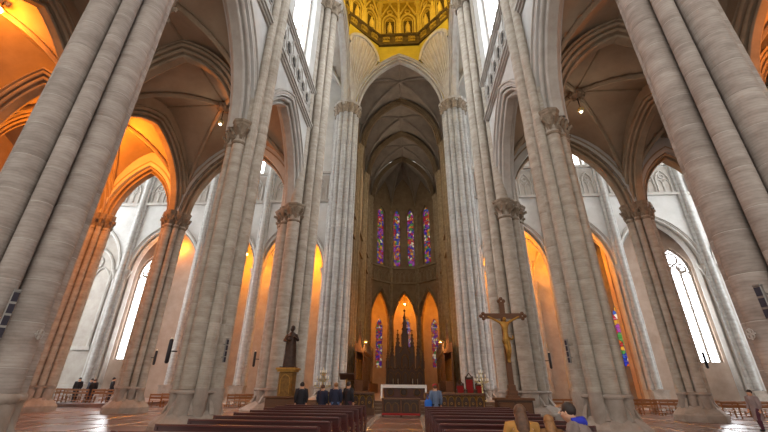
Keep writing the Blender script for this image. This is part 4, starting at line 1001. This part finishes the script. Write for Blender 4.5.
m = MB(); m.ball((0, .04, 2.16), .155, 10, 6, 1.1); m.build('hair', 'bronze', t, True)
m = MB(); m.ball((-.02, -.34, 1.5), .1, 8, 6, 1.3); m.ball((-.02, -.36, 1.68), .07, 8, 6); m.build('child_in_arms', 'bronze', t, True)
m = MB(); m.cbox(-.42, .42, -.36, .36, -.0, .06, .01); m.build('statue_base', 'bronze', t)

t = thing('crucifix', 'tall dark wooden crucifix with a golden brown carved figure', 'crucifix', (6.05, 21.9, 1.18))
m = MB(); m.cbox(-.15, .15, -.06, .06, .25, 5.0, .02); m.cbox(-1.05, 1.05, -.065, .065, 4.05, 4.35, .02); m.build('cross_beams', 'cross_wood', t)
for x, z in ((-1.1, 4.2), (1.1, 4.2), (0, 5.05)):
    m = MB()
    for a, b in ((0, .14), (.14, 0), (-.14, 0), (0, -.14)): m.ball((x+a, 0, z+b), .11, 8, 6, 1, 1, .6)
    m.build('trefoil_end', 'cross_wood', t, True)
m = MB(); m.cbox(-.26, .26, -.22, .22, .08, .35, .03); m.cbox(-.32, .32, -.28, .28, 0, .1, .02); m.cbox(-.2, .2, -.16, .16, .35, .62, .03); m.build('socket', 'cross_wood', t)
J = [(0, -.14, 2.95, (.13, .09)), (0, -.16, 3.3, (.11, .08)), (0, -.15, 3.68, (.15, .09)), (0, -.16, 3.86, .05), (.02, -.2, 4.0, (.085, .09)), (.03, -.2, 4.13, (.075, .08)),
     (-.2, -.13, 3.80, .06), (-.52, -.12, 3.98, .045), (-.9, -.10, 4.17, .035), (.2, -.13, 3.80, .06), (.52, -.12, 3.98, .045), (.9, -.10, 4.17, .035),
     (-.08, -.15, 2.85, .09), (-.05, -.28, 2.35, .065), (-.03, -.14, 1.85, .045), (-.02, -.18, 1.7, .04), (.08, -.15, 2.85, .09), (.10, -.28, 2.35, .065), (.04, -.16, 1.85, .045), (.03, -.2, 1.7, .04)]
J = [(a, b, c, tuple(q*1.35 for q in r) if isinstance(r, tuple) else r*1.45) for a, b, c, r in J]
skin('figure', J, [(0, 1), (1, 2), (2, 3), (3, 4), (4, 5), (2, 6), (6, 7), (7, 8), (2, 9), (9, 10), (10, 11), (0, 12), (12, 13), (13, 14), (14, 15), (0, 16), (16, 17), (17, 18), (18, 19)], 'gilt', t, 1)
m = MB(); m.lathe([(.15, 2.72), (.17, 2.85), (.16, 3.05)], 12, (0, -.15, 0), 1, .75, caps=False); m.tube([(.14, -.15, 3.0), (.3, -.17, 2.9), (.38, -.16, 2.98), (.36, -.16, 3.12)], [.07, .06, .05, .02], 6); m.build('loincloth', 'gilt', t, True)
t = thing('crucifix_pedestal', 'low brown wooden table carrying the crucifix', 'pedestal', (6.05, 21.9, 0))
m = MB(); m.cbox(-1.0, 1.0, -.45, .45, 1.06, 1.18, .02); m.build('table_top', 'oak', t)
m = MB(); m.cbox(-.9, .9, -.38, .38, .1, 1.06, .02); m.build('cabinet', 'dark_oak', t)
for x in (-.44, .44): m = MB(); m.cbox(x-.38, x+.38, -.41, -.38, .2, .98, .02); m.build('front_panel', 'oak', t)
m = MB(); m.cbox(-.96, .96, -.43, .43, 0, .12, .02); m.build('foot', 'oak', t)

# ------------------------------------------------------------------ candelabra, lectern, thrones, plants
def candelabrum(x, y, z, top, label):
    t = thing('candelabrum', label, 'candelabrum', (x, y, z)); H = top
    m = MB(); m.lathe([(.24, 0), (.24, .05), (.12, .12), (.05, .2), (.04, H*.45), (.08, H*.47), (.035, H*.5), (.03, H*.9)], 10); m.build('stem', 'brass', t, True)
    for k, (zz, rad, n) in enumerate(((H*.62, .46, 8), (H*.75, .32, 6), (H*.87, .18, 4))):
        for q in range(n):
            a = q*2*pi/n + k*.3; m = MB(); ex, ey = rad*cos(a), rad*sin(a)
            m.tube([(0, 0, zz-.06), (ex*.6, ey*.6, zz-.1), (ex, ey, zz)], .018, 5); m.lathe([(.02, 0), (.06, .03), (.06, .05)], 6, (ex, ey, zz)); b = m.build('branch', 'brass', t, True)
            m = MB(); m.lathe([(.026, .05), (.024, .2), (.01, .21)], 6, (ex, ey, zz)); m.build('candle', 'wax', b, True)
    m = MB(); m.lathe([(.03, H*.9), (.06, H*.92), (.028, H*.925), (.026, H)], 6); m.build('top_candle', 'wax', t, True)
candelabrum(-4.45, 23.4, 0, 2.65, 'branched brass candelabrum behind the standing visitors')
candelabrum(5.75, 28.9, ZF, 2.05, 'branched brass candelabrum beside the red thrones')
t = thing('lectern', 'wooden lectern with a dark sloping desk near the choir stalls', 'lectern', (-3.12, 24.0, 0))
m = MB(); m.cbox(-.3, .3, -.3, .3, 0, .12, .02); m.build('base', 'oak', t)
m = MB(); m.lathe([(.12, .12), (.06, .25), (.05, 1.1), (.1, 1.2), (.06, 1.3), (.06, 2.05)], 8); m.build('post', 'gilt_dark', t, True)
m = MB(); a, b = 2.0, 2.3; m.quadgrid([[(-.45, -.25, b), (.45, -.25, b), (.45, .25, a), (-.45, .25, a)], [(-.45, -.25, b+.06), (.45, -.25, b+.06), (.45, .25, a+.06), (-.45, .25, a+.06)]], closed_v=True); m.poly([(-.45, -.25, b+.06), (.45, -.25, b+.06), (.45, .25, a+.06), (-.45, .25, a+.06)]); m.poly([(-.45, -.25, b), (-.45, .25, a), (.45, .25, a), (.45, -.25, b)]); m.build('desk', 'dark_oak', t)
for i, x in enumerate((4.45, 5.1, 5.75)):
    mid = i == 1; t = thing('throne_chair', ('tall dark wooden throne between two red seats' if mid else 'red upholstered sanctuary chair ' + ('on the altar side of the tall throne' if i == 0 else 'between the tall throne and the candelabrum')), 'chair', (x + (i-1)*.06, 30.2, ZF), 0, None if mid else 'red sanctuary chairs')
    hb = 1.65 if mid else 1.15
    m = MB(); m.cbox(-.26, .26, -.26, .26, .42, .5, .02); m.build('seat', 'red_cloth', t)
    m = MB(); m.cbox(-.25, .25, .20, .26, .5, hb*.86, .02); m.build('backrest', 'red_cloth', t)
    m = MB(); m.box(-.3, -.25, .18, .28, 0, hb); m.box(.25, .3, .18, .28, 0, hb); m.box(-.3, .3, .18, .28, hb*.86, hb*.95); m.tube([(-.25, .23, hb*.93), (0, .23, hb+.2), (.25, .23, hb*.93)], .05, 6); m.build('back_frame', 'altar_wood' if not mid else 'dark_oak', t)
    for s_ in (-1, 1):
        m = MB(); m.box(s_*.28-.03, s_*.28+.03, -.28, -.22, 0, .72); m.build('leg', 'dark_oak', t)
        m = MB(); m.box(s_*.28-.035, s_*.28+.035, -.3, .2, .7, .76); m.build('armrest', 'dark_oak', t)
t = thing('flower_arrangement', 'leafy green plant with pale flowers in a tall vase below the candelabrum', 'plant', (-4.1, 22.6, 0))
m = MB(); m.lathe([(.14, 0), (.2, .1), (.22, .5), (.16, .75), (.2, .85)], 12); m.build('vase', 'brass', t, True)
for k in range(26):
    a = random.uniform(0, 2*pi); e = random.uniform(.2, 1.2); l = random.uniform(.3, .55); d = Vector((cos(a)*cos(e), sin(a)*cos(e), sin(e)))*l; b = Vector((0, 0, .82)); sdv = Vector((-sin(a), cos(a), 0))*.05
    m = MB(); p1 = b + d*.5 + Vector((0, 0, .05)); m.poly([b, p1+sdv, b+d]); m.poly([b, b+d, p1-sdv]); m.build('leaf', 'leaf', t)
for k in range(9):
    a = k*.7; m = MB(); m.ball((.22*cos(a)*(.5+k % 2), .22*sin(a)*(.5+k % 2), 1.1 + .06*(k % 3)), .06, 6, 5); m.build('flower', 'flower_white', t, True)

# ------------------------------------------------------------------ loudspeakers, sconces, consecration crosses on the piers
def speaker(px, py, R, ang, z, L, label, cells=4):
    a = radians(ang); t = thing('column_loudspeaker', label, 'loudspeaker', (px + R*cos(a), py + R*sin(a), z), a)
    m = MB(); m.cbox(.05, .13, -.055, .055, 0, L, .01); m.build('cabinet', 'steel_grey', t)
    for k in range(cells): m = MB(); m.box(.128, .136, -.045, .045, L*(k+.08)/cells, L*(k+.88)/cells); m.build('grille', 'grille', t)
    m = MB(); m.box(-.06, .06, -.03, .03, L*.2, L*.25); m.box(-.06, .06, -.03, .03, L*.75, L*.8); m.build('bracket', 'steel_grey', t)
    m = MB(); m.cbox(.045, .14, -.06, .06, L, L+.03, .01); m.build('cap', 'steel_grey', t)
speaker(-N, Y0, .98, -33, 2.4, .85, 'long dark loudspeaker strapped to the giant grey pillar')
speaker(N, Y0, .98, -158, 2.75, .55, 'dark loudspeaker on the giant pinkish pillar by the grey coated person', 3)
speaker(-N, Y1, 1.2, -28, 2.45, .85, 'dark loudspeaker on the pillar at the pew ends')
speaker(N, Y1, 1.2, -152, 2.5, .8, 'dark loudspeaker on the pillar behind the blue hooded man')
def sconce(px, py, R, ang, z, label):
    a = radians(ang); t = thing('wall_sconce', label, 'sconce', (px + R*cos(a), py + R*sin(a), z), a)
    m = MB(); m.tube([(-.03, 0, .35), (.22, 0, .35)], .025, 6); m.build('arm', 'black_metal', t)
    m = MB(); m.lathe([(.04, -.45), (.075, -.4), (.075, .4), (.05, .45)], 10, (.26, 0, .35)); m.build('tube_shade', 'black_metal', t, True)
    m = MB(); m.lathe([(.05, .45), (.04, .5), (.01, .52)], 8, (.26, 0, .35)); m.build('bulb', 'wax', t, True)
sconce(-N, Y1, 1.02, -150, 2.5, 'dark tube sconce on the pillar at the pew ends')
sconce(-N, Y2, 1.5, -150, 2.8, 'dark tube sconce on the crossing pillar behind the saint statue')
sconce(N, Y2, 1.5, -30, 2.8, 'dark tube sconce on the crossing pillar behind the crucifix')
sconce(-A, Y2, .95, -5, 2.9, 'dark tube sconce on the aisle column beside the visitors')
sconce(A, Y2, .95, -5, 2.9, 'dark tube sconce on the aisle column before the white window')
def cons_cross(px, py, R, ang, z, label):
    a = radians(ang); t = thing('consecration_cross', label, 'cross', (px + R*cos(a), py + R*sin(a), z), a)
    m = MB(); m.box(0, .02, -.013, .013, -.1, .1); m.box(0, .02, -.1, .1, -.013, .013); m.build('cross_arms', 'mortar', t)
    m = MB()
    for q in range(4): c2, s2 = .045*cos(q*pi/2+pi/4), .045*sin(q*pi/2+pi/4); m.tube([(.015, c2*1.2 + .036*cos(p*pi/5), s2*1.2 + .036*sin(p*pi/5)) for p in range(11)], .009, 5, False)
    m.build('quatrefoil', 'mortar', t, True)
cons_cross(-N, Y0, 1.03, 2, 2.55, 'small pale carved cross on the giant grey pillar')
cons_cross(N, Y0, 1.03, 178, 2.57, 'small pale carved cross on the giant pinkish pillar')

# ------------------------------------------------------------------ people
def hand_mesh():
    m = MB(); m.tube([(0, 0, .02), (0, .01, -.04), (0, .015, -.085)], [.022, .036, .034], 8, True, .5)
    for i, (x, l) in enumerate(((-.027, .06), (-.009, .072), (.009, .068), (.027, .052))): m.tube([(x, .012, -.07), (x*1.15, .022, -.07-l*.5), (x*1.1, .045, -.07-l)], [.010, .009, .006], 6)
    m.tube([(.03, .01, -.03), (.052, .03, -.06), (.05, .045, -.088)], [.012, .011, .007], 6)
    o = m.build('hand', 'skin', None, True); me = o.data; bpy.data.objects.remove(o); return me
HAND = hand_mesh()
def person(label, loc, rz, H, top, legs, hair, pose='stand', long_hair=False, coat=.40, hood=None, hat=None, stride=0.0, lean=0.0, group=None, slim=1.0):
    t = thing('person', label, 'person', loc, rz, group); k = H
    sit = pose == 'sit'
    pz = .64 if sit else .525*k
    def T(x, y, z):        # torso lean about the pelvis
        dz = z - pz; return (x, y + dz*sin(lean) , pz + dz*cos(lean)) if dz > 0 else (x, y, z)
    u = .0 if not sit else pz - .525*k
    B = lambda z: z*k + u
    tor = [T(0, 0, pz), T(0, -.005*k, B(.63)), T(0, 0, B(.74)), T(0, 0, B(.825)), T(0, .012*k, B(.875)), T(0, .02*k, B(.945))]
    sh = [T(s_*.11*k*slim, 0, B(.805)) for s_ in (-1, 1)]
    if sit: el = [T(s_*.15*k, .09*k, B(.66)) for s_ in (-1, 1)]; wr = [(s_*.05*k, el[0][1] + .16*k, el[0][2] + .02*k) for s_ in (-1, 1)]
    else: el = [(s_*.142*k, -.01*k + s_*stride*.03, B(.63)) for s_ in (-1, 1)]; wr = [(s_*.135*k, .05*k + s_*stride*.10, B(.50)) for s_ in (-1, 1)]
    if sit: hip = [(s_*.06*k, .02, pz-.01) for s_ in (-1, 1)]; kn = [(s_*.075*k, .27*k, .52) for s_ in (-1, 1)]; an = [(s_*.07*k, .24*k, .07) for s_ in (-1, 1)]
    else: hip = [(s_*.052*k, 0, pz-.03*k) for s_ in (-1, 1)]; kn = [(s_*.055*k, .015*k + s_*-1*stride*.14, .285*k) for s_ in (-1, 1)]; an = [(s_*.055*k, -.01*k + s_*-1*stride*.26, .045*k) for s_ in (-1, 1)]
    J = [(*tor[0], (.085*k*slim, .06*k)), (*tor[1], (.07*k*slim, .055*k)), (*tor[2], (.088*k*slim, .06*k)), (*tor[3], .032*k), (*tor[4], (.062*k, .070*k)), (*tor[5], (.062*k, .070*k))]
    E = [(0, 1), (1, 2), (2, 3), (3, 4), (4, 5)]
    for i in (0, 1):
        b = len(J); J += [(*sh[i], .038*k), (*el[i], .025*k), (*wr[i], .016*k)]; E += [(2, b), (b, b+1), (b+1, b+2)]
        b = len(J); J += [(*hip[i], .05*k), (*kn[i], .032*k), (*an[i], .022*k)]; E += [(0, b), (b, b+1), (b+1, b+2)]
    skin('body', J, E, 'skin', t, 1)
    hd = Vector(tor[4]).lerp(Vector(tor[5]), .5)
    m = MB(); m.tube([hd + Vector((0, .05*k, .01*k)), hd + Vector((0, .066*k, -.012*k))], [.006*k, .011*k], 6); m.build('nose', 'skin', t, True)
    for s_ in (-1, 1):
        m = MB(); m.ball(hd + Vector((s_*.018*k, .044*k, .008*k)), .006*k, 6, 4); m.build('eye', 'black_metal', t, True)
        m = MB(); m.ball(hd + Vector((s_*.049*k, 0, 0)), .014*k, 6, 4, 1.4, .5, .8); m.build('ear', 'skin', t, True)
    m = MB(); m.tube([hd + Vector((-.013*k, .051*k, -.03*k)), hd + Vector((.013*k, .051*k, -.03*k))], .004*k, 5); m.build('mouth', 'red_cloth', t, True)
    # coat or jacket, sleeves, trousers, shoes
    hem = pz - (.525*k - coat*k) if not sit else pz - .08
    cp = [(0, tor[0][1] + .0, hem), tor[0], tor[1], tor[2], T(0, 0, B(.80)), T(0, .004, B(.838))]
    m = MB(); m.tube(cp, [.118*k*slim, .105*k*slim, .098*k*slim, .118*k*slim, .10*k*slim, .045*k], 14, True, .72); m.build('jacket', top, t, True, 70)
    for i in (0, 1):
        m = MB(); m.tube([T((-1, 1)[i]*.07*k, 0, B(.80)), sh[i], el[i], Vector(el[i]).lerp(Vector(wr[i]), .92)], [.05*k, .054*k, .047*k, .032*k], 10); m.build('sleeve', top, t, True, 70)
        h = link('hand', HAND, t, wr[i]); h.scale = (k/1.7,)*3
        if sit: h.rotation_euler = (radians(80), 0, 0)
        m = MB(); m.tube([Vector(hip[i]) + Vector((0, 0, .03*k if not sit else 0)), Vector(hip[i]).lerp(Vector(kn[i]), .5), kn[i], Vector(an[i]) + Vector((0, 0, .0))], [.07*k, .062*k, .046*k, .036*k], 10); m.build('trouser_leg', legs, t, True, 70)
        m = MB(); ax, ay, az = an[i]; m.tube([(ax, ay-.035*k, .022*k), (ax, ay+.02*k, .032*k), (ax, ay+.085*k, .018*k)], [.02*k, .03*k, .018*k], 8); m.build('shoe', 'shoe', t, True)
    # hair
    m = MB(); m.ball(hd + Vector((0, -.020*k, .020*k)), .062*k, 12, 8, 1.05, .97, 1.0)
    if long_hair: m.tube([hd + Vector((0, -.03*k, .02*k)), hd + Vector((0, -.06*k, -.05*k)), hd + Vector((0, -.075*k - .01, -.14*k)), hd + Vector((0, -.07*k - .02, -.22*k))], [.05*k, .062*k, .066*k, .04*k], 10, True, .8)
    m.build('hair', hair, t, True, 80)
    if hood: m = MB(); m.tube([T(-.075*k, -.0, B(.845)), T(-.05*k, -.075*k, B(.845)), T(.05*k, -.075*k, B(.845)), T(.075*k, 0, B(.845))], [.024*k, .036*k, .036*k, .024*k], 10); m.ball(T(0, -.07*k, B(.83)), .045*k, 10, 6, .8); m.build('hood', hood, t, True, 80)
    if hat: m = MB(); m.lathe([(.066*k, 0), (.07*k, .015*k), (.062*k, .05*k), (.03*k, .075*k), (.002, .08*k)], 12, hd + Vector((0, -.005*k, .02*k))); m.build('knitted_hat', hat, t, True, 80)
    return t
# visitors in the transept on the statue side
person('person in black standing close to a companion behind the benches', (-26.2, 31.2, .3), radians(200), 1.80, 'cloth_black', 'cloth_black', 'hair_dark')
person('person in a dark navy jacket standing right against a companion in black', (-25.60, 31.75, .3), radians(160), 1.74, 'cloth_navy', 'cloth_black', 'hair_dark')
person('person in dark clothes standing alone between two visitor groups', (-24.95, 31.3, .3), radians(30), 1.72, 'cloth_black', 'cloth_navy', 'hair_brown')
person('person in black standing next to the aisle column base', (-23.3, 31.2, .3), radians(-40), 1.84, 'cloth_black', 'cloth_black', 'hair_dark')
# group by the statue and lectern
person('person in a dark coat standing by the saint statue pedestal', (-4.55, 19.3, 0), radians(20), 1.84, 'cloth_black', 'cloth_black', 'hair_dark', coat=.3)
person('person in a dark navy jacket standing in front of the plant vase', (-3.72, 20.2, 0), radians(-15), 1.74, 'cloth_navy', 'cloth_navy', 'hair_brown', coat=.35)
person('person in a dark jacket and light blue jeans by the lectern', (-2.98, 19.8, 0), radians(10), 1.84, 'cloth_navy', 'cloth_jeans', 'hair_light')
person('person in black with reddish trousers beside the jeans wearer', (-2.45, 20.4, 0), radians(-30), 1.88, 'cloth_black', 'cloth_plum', 'hair_dark')
person('person in a red knitted hat and blue grey jacket near the altar', (1.86, 19.6, 0), radians(5), 1.80, 'cloth_steelblue', 'cloth_black', 'hair_brown', hat='red_cloth')
t = thing('shoulder_bag', 'bright blue bag hanging beside the person in a red hat', 'bag', (1.50, 19.45, .72))
m = MB(); m.lathe([(.10, 0), (.17, .05), (.18, .3), (.13, .38), (.05, .4)], 10, (0, 0, 0), 1, .55); m.build('bag_body', 'bag_blue', t, True)
m = MB(); m.tube([(-.1, 0, .34), (-.02, 0, .62), (.1, 0, .34)], .015, 6); m.build('strap', 'bag_blue', t, True)
# worshippers on the pews
PY = 6.98
person('woman with long brown hair in an ochre coat sitting on a pew', (2.46, PY + .04, 0), radians(-4), 1.72, 'cloth_ochre', 'cloth_black', 'hair_brown', 'sit', True, lean=radians(8))
person('small child in a tan coat sitting between two adults on a pew', (2.92, PY + .06, 0), 0, 1.40, 'cloth_tan', 'cloth_black', 'hair_light', 'sit', True, lean=radians(8), slim=.85)
person('man in a grey brown jacket with a bright blue hood leaning forward on a pew', (3.46, PY + .02, 0), radians(62), 1.86, 'cloth_jacket', 'cloth_navy', 'hair_dark', 'sit', hood='cloth_blue', lean=radians(18), slim=1.25)
# passer-by
person('person in a long grey coat and dark plum leggings walking past the benches', (16.35, 19.9, 0), radians(100), 1.70, 'cloth_greycoat', 'cloth_plum', 'hair_dark', long_hair=False, stride=.4, coat=.25, slim=1.1)

for sd in (-1, 1):  # added fill lamps that brighten the dark stalls and choir pillars
    t = thing('added_stall_lamp', 'added warm fill lamp over the choir stalls on the ' + ('statue side' if sd < 0 else 'crucifix side'), 'lamp', (sd*4.4, 45.6, ZF + 5.6))
    m = MB(); m.lathe([(.05, .3), (.16, .1), (.18, 0)], 10, caps=False); m.build('shade', 'brass', t, True)
    m = MB(); m.tube([(0, 0, .3), (sd*.6, .9, .1)], .025, 6); m.build('arm', 'brass', t)
    m = MB(); m.ball((0, 0, .06), .07, 8, 6); m.build('bulb', 'bulb_warm', t, True)
    point('lamp_light', (0, 0, -.15), 170, (1, .55, .16), .1, t)
